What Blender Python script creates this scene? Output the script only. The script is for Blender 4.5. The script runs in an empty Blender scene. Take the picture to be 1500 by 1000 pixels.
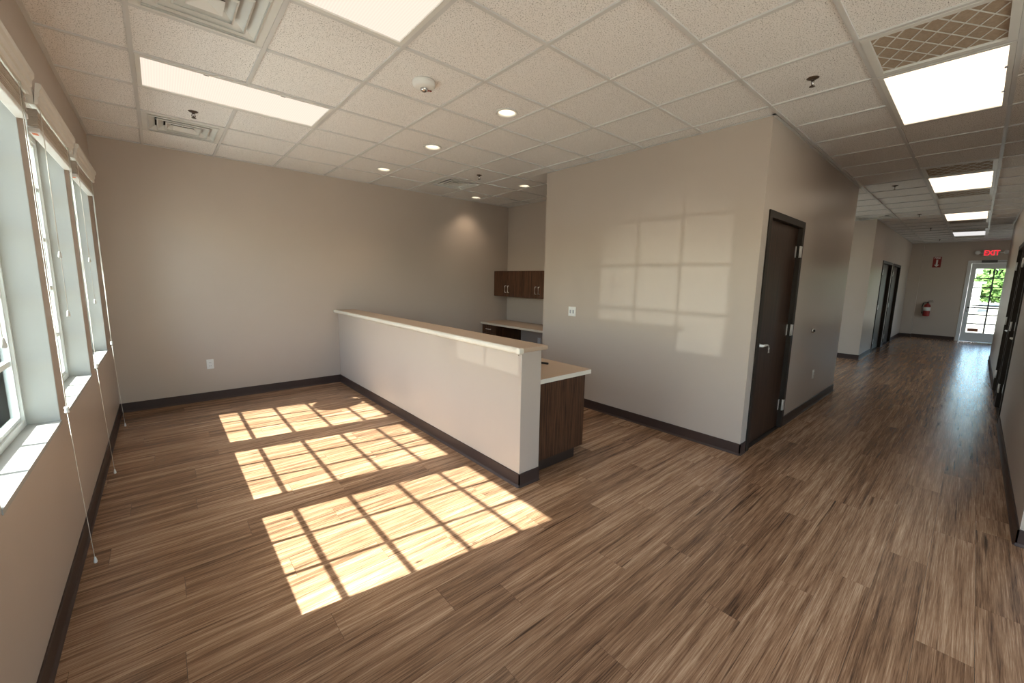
import bpy, bmesh, math, random
from mathutils import Vector, Matrix

random.seed(7)
scene = bpy.context.scene
COL = scene.collection
T = 0.6096                      # ceiling module (2 ft)
H = 2.901                       # ceiling height

# ------------------------------------------------------------------ camera
cam_d = bpy.data.cameras.new('camera')
cam = bpy.data.objects.new('camera', cam_d)
COL.objects.link(cam)
scene.camera = cam
yaw, pitch, roll = 0.72573, -0.14191, 0.01993
fw = Vector((math.sin(yaw) * math.cos(pitch), math.cos(yaw) * math.cos(pitch), math.sin(pitch)))
r0 = Vector((math.cos(yaw), -math.sin(yaw), 0))
u0 = r0.cross(fw)
rr = r0 * math.cos(roll) + u0 * math.sin(roll)
uu = -r0 * math.sin(roll) + u0 * math.cos(roll)
CAM = Vector((-1.1972, -2.4440, 1.5436))
cam.matrix_world = Matrix(((rr.x, uu.x, -fw.x, CAM.x), (rr.y, uu.y, -fw.y, CAM.y),
                           (rr.z, uu.z, -fw.z, CAM.z), (0, 0, 0, 1)))
cam_d.sensor_width = 36.0
cam_d.lens = 14.156
cam_d.shift_x = -0.0064
cam_d.shift_y = -0.00397
cam_d.clip_start = 0.02
cam_d.clip_end = 400

# ------------------------------------------------------------------ world, sun, exposure
SUN_DIR = Vector((1.0, -0.15, -0.975)).normalized()
world = bpy.data.worlds.new('sky')
scene.world = world
world.use_nodes = True
wn = world.node_tree
wn.nodes.clear()
sky = wn.nodes.new('ShaderNodeTexSky')
sky.sky_type = 'NISHITA'
sky.sun_disc = False
sky.sun_elevation = math.radians(44)
sky.sun_rotation = math.radians(-81)
sky.air_density = 1.0
sky.dust_density = 1.5
bg = wn.nodes.new('ShaderNodeBackground')
bg.inputs['Strength'].default_value = 0.7
wo = wn.nodes.new('ShaderNodeOutputWorld')
wn.links.new(sky.outputs[0], bg.inputs['Color'])
wn.links.new(bg.outputs[0], wo.inputs['Surface'])

sd = bpy.data.lights.new('sun', 'SUN')
sd.energy = 18.5
sd.angle = math.radians(0.45)
sd.color = (1.0, 0.985, 0.95)
sun = bpy.data.objects.new('sun', sd)
COL.objects.link(sun)
sun.rotation_euler = SUN_DIR.to_track_quat('-Z', 'Y').to_euler()
sun.location = (-12, 2, 12)

# added spot lamp imitating sun glinting off an unbuilt car, through the first window
gd = bpy.data.lights.new('glint_lamp', 'SPOT')
gd.energy = 1300.0
gd.spot_size = math.radians(13)
gd.spot_blend = 1.0
gd.shadow_soft_size = 0.04
gd.color = (1.0, 0.97, 0.92)
glint = bpy.data.objects.new('glint_lamp', gd)
COL.objects.link(glint)
glint.location = (-11.8, 0.77, 0.75)
glint.rotation_euler = (Vector((2.64, -0.35, 1.0)) - Vector(glint.location)).to_track_quat('-Z', 'Y').to_euler()

vs = scene.view_settings
vs.view_transform = 'Standard'
vs.look = 'None'
vs.exposure = 0.42
vs.gamma = 1.0
vs.use_curve_mapping = False


# ------------------------------------------------------------------ materials
def new_mat(name):
    m = bpy.data.materials.new(name)
    m.use_nodes = True
    nt = m.node_tree
    nt.nodes.clear()
    out = nt.nodes.new('ShaderNodeOutputMaterial')
    return m, nt, out


def N(nt, t, **kw):
    n = nt.nodes.new(t)
    for k, v in kw.items():
        if k in n.inputs:
            n.inputs[k].default_value = v
        else:
            setattr(n, k, v)
    return n


def principled(name, col, rough=0.5, metal=0.0, spec=0.5, noise=0.0, nscale=8.0, bump=0.0, bscale=200.0, coat=0.0):
    m, nt, out = new_mat(name)
    b = N(nt, 'ShaderNodeBsdfPrincipled')
    b.inputs['Base Color'].default_value = (*col, 1)
    b.inputs['Roughness'].default_value = rough
    b.inputs['Metallic'].default_value = metal
    b.inputs['Specular IOR Level'].default_value = spec
    b.inputs['Coat Weight'].default_value = coat
    nt.links.new(b.outputs[0], out.inputs[0])
    geo = N(nt, 'ShaderNodeNewGeometry')
    if noise > 0:
        n = N(nt, 'ShaderNodeTexNoise')
        n.inputs['Scale'].default_value = nscale
        n.inputs['Detail'].default_value = 4
        nt.links.new(geo.outputs['Position'], n.inputs['Vector'])
        mr = N(nt, 'ShaderNodeMapRange')
        mr.inputs['To Min'].default_value = 1 - noise
        mr.inputs['To Max'].default_value = 1 + noise
        nt.links.new(n.outputs['Fac'], mr.inputs['Value'])
        mx = N(nt, 'ShaderNodeVectorMath', operation='SCALE')
        mx.inputs[0].default_value = col
        nt.links.new(mr.outputs[0], mx.inputs['Scale'])
        nt.links.new(mx.outputs[0], b.inputs['Base Color'])
    if bump > 0:
        n2 = N(nt, 'ShaderNodeTexNoise')
        n2.inputs['Scale'].default_value = bscale
        n2.inputs['Detail'].default_value = 3
        nt.links.new(geo.outputs['Position'], n2.inputs['Vector'])
        bp = N(nt, 'ShaderNodeBump')
        bp.inputs['Strength'].default_value = 0.4
        bp.inputs['Distance'].default_value = bump
        nt.links.new(n2.outputs['Fac'], bp.inputs['Height'])
        nt.links.new(bp.outputs[0], b.inputs['Normal'])
    return m


def emission(name, col, strength):
    m, nt, out = new_mat(name)
    e = N(nt, 'ShaderNodeEmission')
    e.inputs['Color'].default_value = (*col, 1)
    e.inputs['Strength'].default_value = strength
    nt.links.new(e.outputs[0], out.inputs[0])
    return m


def glass(name, tint=(0.93, 0.98, 0.96), refl=0.06):
    m, nt, out = new_mat(name)
    t = N(nt, 'ShaderNodeBsdfTransparent')
    t.inputs['Color'].default_value = (*tint, 1)
    g = N(nt, 'ShaderNodeBsdfGlossy')
    g.inputs['Roughness'].default_value = 0.02
    fr = N(nt, 'ShaderNodeFresnel')
    fr.inputs['IOR'].default_value = 1.14
    mx = N(nt, 'ShaderNodeMixShader')
    nt.links.new(fr.outputs[0], mx.inputs[0])
    nt.links.new(t.outputs[0], mx.inputs[1])
    nt.links.new(g.outputs[0], mx.inputs[2])
    nt.links.new(mx.outputs[0], out.inputs[0])
    return m


def ramp(nt, stops):
    r = nt.nodes.new('ShaderNodeValToRGB')
    el = r.color_ramp.elements
    while len(el) < len(stops):
        el.new(0.5)
    for e, (p, c) in zip(el, stops):
        e.position = p
        e.color = (*c, 1)
    return r


def streaks(nt, vec, sx, sy, sz, detail=5, rough=0.6, dist=0.0):
    mp = N(nt, 'ShaderNodeMapping')
    mp.inputs['Scale'].default_value = (sx, sy, sz)
    nt.links.new(vec, mp.inputs['Vector'])
    n = N(nt, 'ShaderNodeTexNoise')
    n.inputs['Scale'].default_value = 1.0
    n.inputs['Detail'].default_value = detail
    n.inputs['Roughness'].default_value = rough
    n.inputs['Distortion'].default_value = dist
    nt.links.new(mp.outputs[0], n.inputs['Vector'])
    return n


def mathn(nt, op, a, b):
    n = N(nt, 'ShaderNodeMath', operation=op)
    for i, v in enumerate((a, b)):
        if isinstance(v, (int, float)):
            n.inputs[i].default_value = v
        else:
            nt.links.new(v, n.inputs[i])
    return n.outputs[0]


def floor_material():
    m, nt, out = new_mat('wood_plank_vinyl')
    b = N(nt, 'ShaderNodeBsdfPrincipled')
    nt.links.new(b.outputs[0], out.inputs[0])
    geo = N(nt, 'ShaderNodeNewGeometry')
    at = N(nt, 'ShaderNodeAttribute', attribute_name='plank')
    off = N(nt, 'ShaderNodeCombineXYZ')
    nt.links.new(mathn(nt, 'MULTIPLY', at.outputs['Fac'], 53.0), off.inputs[0])
    nt.links.new(mathn(nt, 'MULTIPLY', at.outputs['Fac'], 17.0), off.inputs[1])
    va = N(nt, 'ShaderNodeVectorMath', operation='ADD')
    nt.links.new(geo.outputs['Position'], va.inputs[0])
    nt.links.new(off.outputs[0], va.inputs[1])
    v = va.outputs[0]
    broad = streaks(nt, v, 1.0, 26, 1, 5, 0.66, 0.25)
    fine = streaks(nt, v, 3.0, 150, 1, 5, 0.72, 0.2)
    grain = streaks(nt, v, 8.0, 380, 1, 3, 0.6)
    crack = streaks(nt, v, 0.9, 30, 1, 3, 0.5, 0.6)
    s = mathn(nt, 'ADD', mathn(nt, 'MULTIPLY', broad.outputs['Fac'], 0.42), mathn(nt, 'MULTIPLY', fine.outputs['Fac'], 0.40))
    s = mathn(nt, 'ADD', s, mathn(nt, 'MULTIPLY', grain.outputs['Fac'], 0.18))
    s = mathn(nt, 'ADD', s, mathn(nt, 'MULTIPLY', mathn(nt, 'SUBTRACT', at.outputs['Fac'], 0.5), 0.06))
    rp = ramp(nt, [(0.37, (0.060, 0.032, 0.020)), (0.45, (0.20, 0.108, 0.060)), (0.53, (0.365, 0.212, 0.124)), (0.63, (0.62, 0.43, 0.285))])
    nt.links.new(s, rp.inputs[0])
    cr = ramp(nt, [(0.29, (0.32, 0.29, 0.27)), (0.35, (1, 1, 1))])
    nt.links.new(crack.outputs['Fac'], cr.inputs[0])
    mx = N(nt, 'ShaderNodeMix', data_type='RGBA', blend_type='MULTIPLY')
    mx.inputs[0].default_value = 1.0
    nt.links.new(rp.outputs[0], mx.inputs[6])
    nt.links.new(cr.outputs[0], mx.inputs[7])
    nt.links.new(mx.outputs[2], b.inputs['Base Color'])
    rg = N(nt, 'ShaderNodeMapRange')
    rg.inputs['To Min'].default_value = 0.10
    rg.inputs['To Max'].default_value = 0.36
    nt.links.new(fine.outputs['Fac'], rg.inputs['Value'])
    nt.links.new(rg.outputs[0], b.inputs['Roughness'])
    b.inputs['Specular IOR Level'].default_value = 0.36
    bp = N(nt, 'ShaderNodeBump')
    bp.inputs['Strength'].default_value = 0.35
    bp.inputs['Distance'].default_value = 0.0015
    nt.links.new(fine.outputs['Fac'], bp.inputs['Height'])
    wav = streaks(nt, v, 1.1, 9, 1, 2, 0.5, 0.3)
    bw = N(nt, 'ShaderNodeBump')
    bw.inputs['Strength'].default_value = 0.5
    bw.inputs['Distance'].default_value = 0.004
    nt.links.new(wav.outputs['Fac'], bw.inputs['Height'])
    nt.links.new(bp.outputs[0], bw.inputs['Normal'])
    nt.links.new(bw.outputs[0], b.inputs['Normal'])
    return m


def wood_material(name, dark, light, axis='z', rough=0.4, spec=0.4):
    m, nt, out = new_mat(name)
    b = N(nt, 'ShaderNodeBsdfPrincipled')
    nt.links.new(b.outputs[0], out.inputs[0])
    geo = N(nt, 'ShaderNodeNewGeometry')
    v = geo.outputs['Position']
    sc = {'z': (70, 70, 2.2), 'x': (2.2, 70, 70), 'y': (70, 2.2, 70)}[axis]
    a = streaks(nt, v, *sc, 4, 0.6, 0.4)
    c = streaks(nt, v, *[k * 3.5 for k in sc], 3, 0.6)
    s = mathn(nt, 'ADD', mathn(nt, 'MULTIPLY', a.outputs['Fac'], 0.65), mathn(nt, 'MULTIPLY', c.outputs['Fac'], 0.35))
    rp = ramp(nt, [(0.36, dark), (0.64, light)])
    nt.links.new(s, rp.inputs[0])
    nt.links.new(rp.outputs[0], b.inputs['Base Color'])
    b.inputs['Roughness'].default_value = rough
    b.inputs['Specular IOR Level'].default_value = spec
    return m


def tile_material():
    m, nt, out = new_mat('mineral_fibre_tile')
    b = N(nt, 'ShaderNodeBsdfPrincipled')
    nt.links.new(b.outputs[0], out.inputs[0])
    geo = N(nt, 'ShaderNodeNewGeometry')
    n1 = N(nt, 'ShaderNodeTexNoise')
    n1.inputs['Scale'].default_value = 170
    n1.inputs['Detail'].default_value = 2
    nt.links.new(geo.outputs['Position'], n1.inputs['Vector'])
    r1 = ramp(nt, [(0.33, (0.20, 0.18, 0.17)), (0.40, (0.78, 0.755, 0.735)), (0.52, (0.87, 0.845, 0.83))])
    nt.links.new(n1.outputs['Fac'], r1.inputs[0])
    nt.links.new(r1.outputs[0], b.inputs['Base Color'])
    b.inputs['Roughness'].default_value = 0.95
    b.inputs['Specular IOR Level'].default_value = 0.1
    bp = N(nt, 'ShaderNodeBump')
    bp.inputs['Strength'].default_value = 0.5
    bp.inputs['Distance'].default_value = 0.001
    nt.links.new(n1.outputs['Fac'], bp.inputs['Height'])
    nt.links.new(bp.outputs[0], b.inputs['Normal'])
    return m


def lens_material(name, col, strength):
    """acrylic troffer lens with fine prismatic ribs"""
    m, nt, out = new_mat(name)
    e = N(nt, 'ShaderNodeEmission')
    geo = N(nt, 'ShaderNodeNewGeometry')
    w = N(nt, 'ShaderNodeTexWave', wave_type='BANDS', bands_direction='X')
    w.inputs['Scale'].default_value = 22
    nt.links.new(geo.outputs['Position'], w.inputs['Vector'])
    mr = N(nt, 'ShaderNodeMapRange')
    mr.inputs['To Min'].default_value = strength * 0.95
    mr.inputs['To Max'].default_value = strength * 1.03
    nt.links.new(w.outputs['Fac'], mr.inputs['Value'])
    nt.links.new(mr.outputs[0], e.inputs['Strength'])
    e.inputs['Color'].default_value = (*col, 1)
    nt.links.new(e.outputs[0], out.inputs[0])
    return m


M = {}
M['wall'] = principled('beige_wall_paint', (0.50, 0.42, 0.362), 0.36, spec=0.4, noise=0.03, nscale=2.5, bump=0.0006, bscale=260)
M['floor'] = floor_material()
M['subfloor'] = principled('subfloor_adhesive', (0.04, 0.03, 0.025), 0.8)
M['tile'] = tile_material()
M['tee'] = principled('white_grid_metal', (0.64, 0.63, 0.62), 0.4, spec=0.4)
M['plenum'] = principled('plenum', (0.3, 0.3, 0.3), 0.9)
M['base'] = principled('brown_rubber_base', (0.052, 0.032, 0.027), 0.45, spec=0.3, noise=0.08, nscale=6)
M['white_trim'] = principled('white_paint', (0.80, 0.79, 0.76), 0.4, noise=0.02, nscale=5)
M['jamb'] = principled('daylit_jamb_tone', (0.43, 0.43, 0.40), 0.5, noise=0.02, nscale=5)  # cooler than the wall, standing in for sky light on the window returns
M['sill'] = principled('painted_sill', (0.40, 0.40, 0.38), 0.5, noise=0.03, nscale=9)
M['vinyl'] = principled('white_vinyl', (0.80, 0.83, 0.82), 0.35, noise=0.02, nscale=9)
M['blind'] = principled('white_faux_wood', (0.74, 0.70, 0.64), 0.45, noise=0.04, nscale=12)
M['slat'] = principled('faux_wood_slats', (0.56, 0.49, 0.42), 0.5, noise=0.08, nscale=14)
M['cord'] = principled('white_cord', (0.80, 0.77, 0.70), 0.7, noise=0.03, nscale=60)
M['sticker_orange'] = principled('orange_sticker', (0.75, 0.20, 0.06), 0.5, noise=0.1, nscale=150)
M['lens'] = lens_material('troffer_lens_warm', (1.0, 0.84, 0.70), 0.82)
M['lens_hall'] = lens_material('troffer_lens_corridor', (1.0, 0.82, 0.62), 1.7)
M['lens_cool'] = lens_material('troffer_lens_white', (0.95, 0.93, 0.92), 0.7)
M['metal_white'] = principled('white_enamel', (0.74, 0.73, 0.70), 0.38, noise=0.02, nscale=6)
M['duct'] = principled('dark_duct', (0.03, 0.03, 0.03), 0.8, noise=0.1, nscale=20)
M['filter'] = principled('dusty_filter', (0.40, 0.31, 0.23), 0.95, noise=0.25, nscale=60, bump=0.004, bscale=60)
M['chrome'] = principled('satin_chrome', (0.62, 0.62, 0.63), 0.25, metal=1.0, noise=0.03, nscale=40)
M['nickel'] = principled('brushed_nickel_pull', (0.80, 0.79, 0.77), 0.4, metal=0.55, noise=0.03, nscale=40)
M['brass_dark'] = principled('dark_bronze', (0.10, 0.07, 0.05), 0.4, metal=0.7, noise=0.1, nscale=80)
M['bulb'] = emission('downlight_lamp', (1.0, 0.86, 0.66), 6.0)
M['reflector'] = principled('downlight_reflector', (0.85, 0.80, 0.74), 0.3, spec=0.5, noise=0.01)
M['plastic'] = principled('white_plastic', (0.80, 0.79, 0.77), 0.4, noise=0.01)
M['slot'] = principled('outlet_slot', (0.10, 0.10, 0.10), 0.6, noise=0.05)
M['grey_recept'] = principled('grey_receptacle', (0.42, 0.42, 0.44), 0.45, noise=0.03)
M['lam_top'] = principled('tan_laminate', (0.47, 0.345, 0.25), 0.4, spec=0.4, noise=0.06, nscale=90)
M['lam_nose'] = principled('cream_edge_band', (0.72, 0.66, 0.57), 0.35, noise=0.05, nscale=14)
M['cab_wood'] = wood_material('dark_zebrano_laminate', (0.018, 0.008, 0.005), (0.130, 0.058, 0.030), 'z', 0.42, 0.3)
M['door_wood'] = wood_material('espresso_door_veneer', (0.020, 0.010, 0.007), (0.066, 0.034, 0.022), 'z', 0.42, 0.22)
M['door_frame'] = principled('dark_bronze_frame', (0.030, 0.023, 0.019), 0.5, spec=0.25, noise=0.05, nscale=10)
M['toe'] = principled('dark_toe_kick', (0.03, 0.017, 0.012), 0.45, noise=0.1, nscale=10)
M['glass'] = glass('window_glass')
M['alu'] = principled('white_aluminium_door', (0.70, 0.71, 0.72), 0.4, noise=0.02, nscale=6)
M['muntin_dark'] = principled('grey_muntin', (0.10, 0.10, 0.10), 0.5, noise=0.03)
M['exit_red'] = emission('exit_red', (1.0, 0.03, 0.05), 0.9)
M['exit_body'] = principled('exit_housing', (0.52, 0.54, 0.46), 0.4, noise=0.03)
M['red'] = principled('red_enamel', (0.26, 0.014, 0.012), 0.35, noise=0.05, nscale=20)
M['black'] = principled('black_rubber', (0.015, 0.015, 0.015), 0.45, noise=0.05, nscale=20)
M['paper'] = principled('white_label', (0.75, 0.74, 0.72), 0.6, noise=0.03, nscale=30)
M['brown_paper'] = principled('brown_decal', (0.35, 0.12, 0.06), 0.6, noise=0.08, nscale=30)
M['stucco'] = principled('exterior_stucco', (0.72, 0.66, 0.56), 0.9, noise=0.06, nscale=3)
M['concrete'] = principled('concrete_walk', (0.50, 0.48, 0.44), 0.9, noise=0.10, nscale=3)
M['dirt'] = principled('dry_gravel_ground', (0.42, 0.37, 0.29), 0.95, noise=0.25, nscale=1.2)
M['leaf'] = principled('green_leaves', (0.10, 0.19, 0.04), 0.6, noise=0.4, nscale=1.5)
M['bark'] = principled('bark', (0.12, 0.08, 0.05), 0.9, noise=0.2, nscale=20)
M['roof'] = principled('roof_membrane', (0.35, 0.35, 0.35), 0.9)
M['building'] = principled('white_building', (0.75, 0.74, 0.71), 0.8, noise=0.04, nscale=1)


# ------------------------------------------------------------------ mesh helpers
def link(name, me, mat=None, parent=None, loc=None):
    o = bpy.data.objects.new(name, me)
    COL.objects.link(o)
    if mat is not None and hasattr(me, 'materials') and not me.materials:
        me.materials.append(M[mat])
    if parent is not None:
        o.parent = parent
    if loc is not None:
        o.location = loc
    return o


def bm_mesh(bm, name, smooth=False):
    bmesh.ops.recalc_face_normals(bm, faces=bm.faces)
    me = bpy.data.meshes.new(name)
    bm.to_mesh(me)
    bm.free()
    if smooth:
        for p in me.polygons:
            p.use_smooth = True
    return me


def add_box(bm, x0, x1, y0, y1, z0, z1, bevel=0.0, seg=1):
    if x1 < x0: x0, x1 = x1, x0
    if y1 < y0: y0, y1 = y1, y0
    if z1 < z0: z0, z1 = z1, z0
    vs_ = [bm.verts.new(p) for p in ((x0, y0, z0), (x1, y0, z0), (x1, y1, z0), (x0, y1, z0),
                                     (x0, y0, z1), (x1, y0, z1), (x1, y1, z1), (x0, y1, z1))]
    fs = [bm.faces.new([vs_[i] for i in f]) for f in ((3, 2, 1, 0), (4, 5, 6, 7), (0, 1, 5, 4), (1, 2, 6, 5), (2, 3, 7, 6), (3, 0, 4, 7))]
    if bevel > 0:
        es = list({e for f in fs for e in f.edges})
        bmesh.ops.bevel(bm, geom=es, offset=bevel, segments=seg, profile=0.5, affect='EDGES')
    return fs


def box(name, x0, x1, y0, y1, z0, z1, mat, parent=None, bevel=0.0, seg=1):
    bm = bmesh.new()
    add_box(bm, x0, x1, y0, y1, z0, z1, bevel, seg)
    return link(name, bm_mesh(bm, name), mat, parent)


def boxes(name, lst, mat, parent=None, bevel=0.0):
    bm = bmesh.new()
    for b_ in lst:
        add_box(bm, *b_, bevel)
    return link(name, bm_mesh(bm, name), mat, parent)


def add_lathe(bm, prof, seg=24, mtx=Matrix()):
    rings = []
    for r_, z_ in prof:
        if r_ < 1e-6:
            rings.append([bm.verts.new(mtx @ Vector((0, 0, z_)))])
        else:
            rings.append([bm.verts.new(mtx @ Vector((r_ * math.cos(2 * math.pi * k / seg), r_ * math.sin(2 * math.pi * k / seg), z_))) for k in range(seg)])
    for a, b_ in zip(rings, rings[1:]):
        for k in range(seg):
            k2 = (k + 1) % seg
            if len(a) == 1 and len(b_) == 1:
                continue
            if len(a) == 1:
                bm.faces.new((a[0], b_[k], b_[k2]))
            elif len(b_) == 1:
                bm.faces.new((a[k], b_[0], a[k2]))
            else:
                bm.faces.new((a[k], b_[k], b_[k2], a[k2]))


def lathe(name, prof, mat, parent=None, seg=24, mtx=Matrix()):
    bm = bmesh.new()
    add_lathe(bm, prof, seg, mtx)
    return link(name, bm_mesh(bm, name, True), mat, parent)


def add_tube(bm, pts, rad, seg=8):
    pts = [Vector(p) for p in pts]
    rings = []
    for i, p in enumerate(pts):
        d = (pts[min(i + 1, len(pts) - 1)] - pts[max(i - 1, 0)]).normalized()
        a = d.cross(Vector((0, 0, 1)))
        if a.length < 1e-3:
            a = d.cross(Vector((1, 0, 0)))
        a.normalize()
        b_ = d.cross(a)
        rr_ = rad[i] if isinstance(rad, (list, tuple)) else rad
        rings.append([bm.verts.new(p + (a * math.cos(2 * math.pi * k / seg) + b_ * math.sin(2 * math.pi * k / seg)) * rr_) for k in range(seg)])
    for a, b_ in zip(rings, rings[1:]):
        for k in range(seg):
            bm.faces.new((a[k], a[(k + 1) % seg], b_[(k + 1) % seg], b_[k]))
    bm.faces.new(rings[0][::-1])
    bm.faces.new(rings[-1])


def tube(name, pts, rad, mat, parent=None, seg=8):
    bm = bmesh.new()
    add_tube(bm, pts, rad, seg)
    return link(name, bm_mesh(bm, name, True), mat, parent)


def prism(name, poly, axis, a0, a1, mat, parent=None, smooth=False):
    """extrude 2-D polygon along axis ('x','y','z')"""
    bm = bmesh.new()
    def P(u, v, w):
        return {'x': (w, u, v), 'y': (u, w, v), 'z': (u, v, w)}[axis]
    A = [bm.verts.new(P(u, v, a0)) for u, v in poly]
    B = [bm.verts.new(P(u, v, a1)) for u, v in poly]
    n = len(poly)
    bm.faces.new(A)
    bm.faces.new(B[::-1])
    for k in range(n):
        bm.faces.new((A[k], B[k], B[(k + 1) % n], A[(k + 1) % n]))
    return link(name, bm_mesh(bm, name, smooth), mat, parent)


def empty(name, loc=(0, 0, 0)):
    o = bpy.data.objects.new(name, None)
    o.empty_display_size = 0.1
    COL.objects.link(o)
    o.location = loc
    return o


def tag(o, label, cat, group=None):
    o['label'] = label
    o['category'] = cat
    if group:
        o['group'] = group
    return o


def struct(o, label=None, cat=None):
    o['kind'] = 'structure'
    if label:
        o['label'] = label
    if cat:
        o['category'] = cat
    return o


def copy_tree(o, parent=None, off=None):
    c = o.copy()
    COL.objects.link(c)
    c.parent = parent
    if parent is None and off is not None:
        c.location = Vector(o.location) + Vector(off)
    for ch in list(o.children):
        copy_tree(ch, c)
    return c


def at_origin(root, parts):
    """parts were built in world coordinates: parent them keeping their place"""
    for p_ in parts:
        p_.parent = root
        p_.location = Vector(p_.location) - Vector(root.location)


# ------------------------------------------------------------------ plan of the place
XW, YF = -1.635, 3.66          # window wall, far wall
XB, YB = 2.64, -1.18           # core block front face, corridor face
YR = 1.39                      # recess starts behind the core block
XR = 3.895                     # recess back wall
XE = 6.22                      # end of core block
XK, YK = 9.8, -0.93            # next wall along the corridor
XF = 16.6                      # far end
YC = -2.785                    # right corridor wall
XN = 2.60                      # its near end (return face)
XC = 12.3                      # its far end
YBK = -5.5                     # rear wall
REG = [(XW, XB, YBK, YF), (XB, XR, YR, YF), (XB, XF, YC, YB), (XE, XK, YB, 1.2), (XK, XF, YB, YK), (XC, XF, -4.5, YC)]


def clip_union(x0, x1, y0, y1):
    ps = []
    for a, b_, c, d in REG:
        q = [max(x0, a), min(x1, b_), max(y0, c), min(y1, d)]
        if q[1] - q[0] > 0.004 and q[3] - q[2] > 0.004:
            ps.append(q)
    merged = True
    while merged:
        merged = False
        for i in range(len(ps)):
            for j in range(i + 1, len(ps)):
                p, q = ps[i], ps[j]
                if abs(p[2] - q[2]) < 1e-4 and abs(p[3] - q[3]) < 1e-4 and (abs(p[1] - q[0]) < 1e-4 or abs(q[1] - p[0]) < 1e-4):
                    n = [min(p[0], q[0]), max(p[1], q[1]), p[2], p[3]]
                elif abs(p[0] - q[0]) < 1e-4 and abs(p[1] - q[1]) < 1e-4 and (abs(p[3] - q[2]) < 1e-4 or abs(q[3] - p[2]) < 1e-4):
                    n = [p[0], p[1], min(p[2], q[2]), max(p[3], q[3])]
                else:
                    continue
                ps = [s for k, s in enumerate(ps) if k not in (i, j)] + [n]
                merged = True
                break
            if merged:
                break
    return ps


F_PX = 589.84


def project(p):
    d = Vector(p) - CAM
    z = d.dot(fw)
    if z < 0.05:
        return None
    return (759.6 + F_PX * d.dot(rr) / z, 494.05 - F_PX * d.dot(uu) / z, z)


# ------------------------------------------------------------------ floor
floor = struct(box('floor', XW - 0.2, XF + 0.2, YBK - 0.2, YF + 0.2, -0.15, -0.004, 'subfloor'),
               'brown wood-look vinyl plank floor of room and corridor')
PW, PL = 0.18, 1.22
planks = []
k = 0
y = YBK
while y < YF:
    offx = (k * 0.437 + random.uniform(-0.12, 0.12)) % PL
    x = XW - offx
    while x < XF:
        for q in clip_union(x, x + PL, y, y + PW):
            g = 0.0007
            planks.append((q[0] + g, q[1] - g, q[2] + g, q[3] - g, random.random()))
        x += PL
    y += PW
    k += 1


def plank_score(q):
    pr_ = project(((q[0] + q[1]) / 2, (q[2] + q[3]) / 2, 0))
    area = (q[1] - q[0]) * (q[3] - q[2])
    if pr_ is None:
        return 0
    px, py, z = pr_
    if not (-90 < px < 1590 and -60 < py < 1120):
        return 0
    cx, cy = (q[0] + q[1]) / 2, (q[2] + q[3]) / 2
    if cx > XE and cy > YB:
        area *= 0.2
    if 0.9 < cx < 3.9 and cy > 0.3:
        area *= 0.05
    return area / z ** 3


def plank_mesh(qs, name):
    bm = bmesh.new()
    vals = []
    for q in qs:
        fs = add_box(bm, q[0], q[1], q[2], q[3], -0.0035, 0.0)
        vals += [q[4]] * len(fs)
    me = bpy.data.meshes.new(name)
    bm.normal_update()
    bm.to_mesh(me)
    bm.free()
    a = me.attributes.new('plank', 'FLOAT', 'FACE')
    a.data.foreach_set('value', vals)
    me.materials.append(M['floor'])
    return me


planks.sort(key=plank_score, reverse=True)
for q in planks[:290]:
    link('plank', plank_mesh([q], 'plank'), None, floor)
o = link('plank_field', plank_mesh(planks[290:], 'plank_field'), None, floor)
o['kind'] = 'stuff'

# ------------------------------------------------------------------ walls
WT = 0.12
ZT = H + 0.25
WINS = [(-0.465, 0.60), (0.805, 1.86), (2.075, 3.12)]
WIN_ADDED = [(-4.35, -3.3), (-3.05, -2.0)]  # behind the camera, added to let in more daylight
ZS, ZH = 0.785, 2.40


def wall_with_openings(name, x0, x1, wins, y0, y1):
    lst = [(x0, x1, y0, y1, -0.15, ZS - 0.02), (x0, x1, y0, y1, ZH, ZT)]
    ys = [y0] + [v for w in sorted(wins) for v in w] + [y1]
    for a, b_ in zip(ys[0::2], ys[1::2]):
        lst.append((x0, x1, a, b_, ZS - 0.02, ZH))
    return boxes(name, lst, 'wall')


wall_left = struct(wall_with_openings('wall_left', XW - 0.2, XW, WINS + WIN_ADDED, YBK - 0.2, YF + 0.2), 'beige wall with the row of windows')
struct(boxes('wall_left_exterior', [(XW - 0.23, XW - 0.2, YBK - 0.2, YF + 0.2, -0.15, ZS - 0.03), (XW - 0.23, XW - 0.2, YBK - 0.2, YF + 0.2, ZH, ZT)], 'stucco'), 'outer stucco skin of window wall')
struct(box('wall_far', XW, XR + 0.2, YF, YF + 0.2, -0.15, ZT, 'wall'), 'long beige wall behind the reception half wall')
struct(box('wall_recess', XR, XR + 0.2, YR - WT, YF, -0.15, ZT, 'wall'), 'wall carrying the dark cabinets')
# core block: front, recess side, corridor side with door opening, end
DX0, DX1, DZ = 2.80, 3.81, 2.155
struct(box('wall_core_front', XB, XB + WT, YB, YR, -0.15, ZT, 'wall'), 'wide glossy beige wall facing the windows')
struct(box('wall_core_recess', XB + WT, XR, YR - WT, YR, -0.15, ZT, 'wall'), 'side of the core block inside the recess')
struct(boxes('wall_core_corridor', [(XB + WT, DX0, YB, YB + WT, -0.15, ZT), (DX1, XE, YB, YB + WT, -0.15, ZT), (DX0, DX1, YB, YB + WT, DZ, ZT)], 'wall'),
       'corridor wall around the dark wooden door')
struct(box('wall_core_end', XE - WT, XE, YB + WT, 1.2, -0.15, ZT, 'wall'))
struct(boxes('wall_side_passage', [(XE, XK, 1.2, 1.32, 2.55, ZT), (XE, XE + 0.3, 1.2, 1.32, -0.15, 2.55), (XK - 0.3, XK, 1.2, 1.32, -0.15, 2.55)], 'wall'), 'end of the side passage with added daylight glazing')
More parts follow.
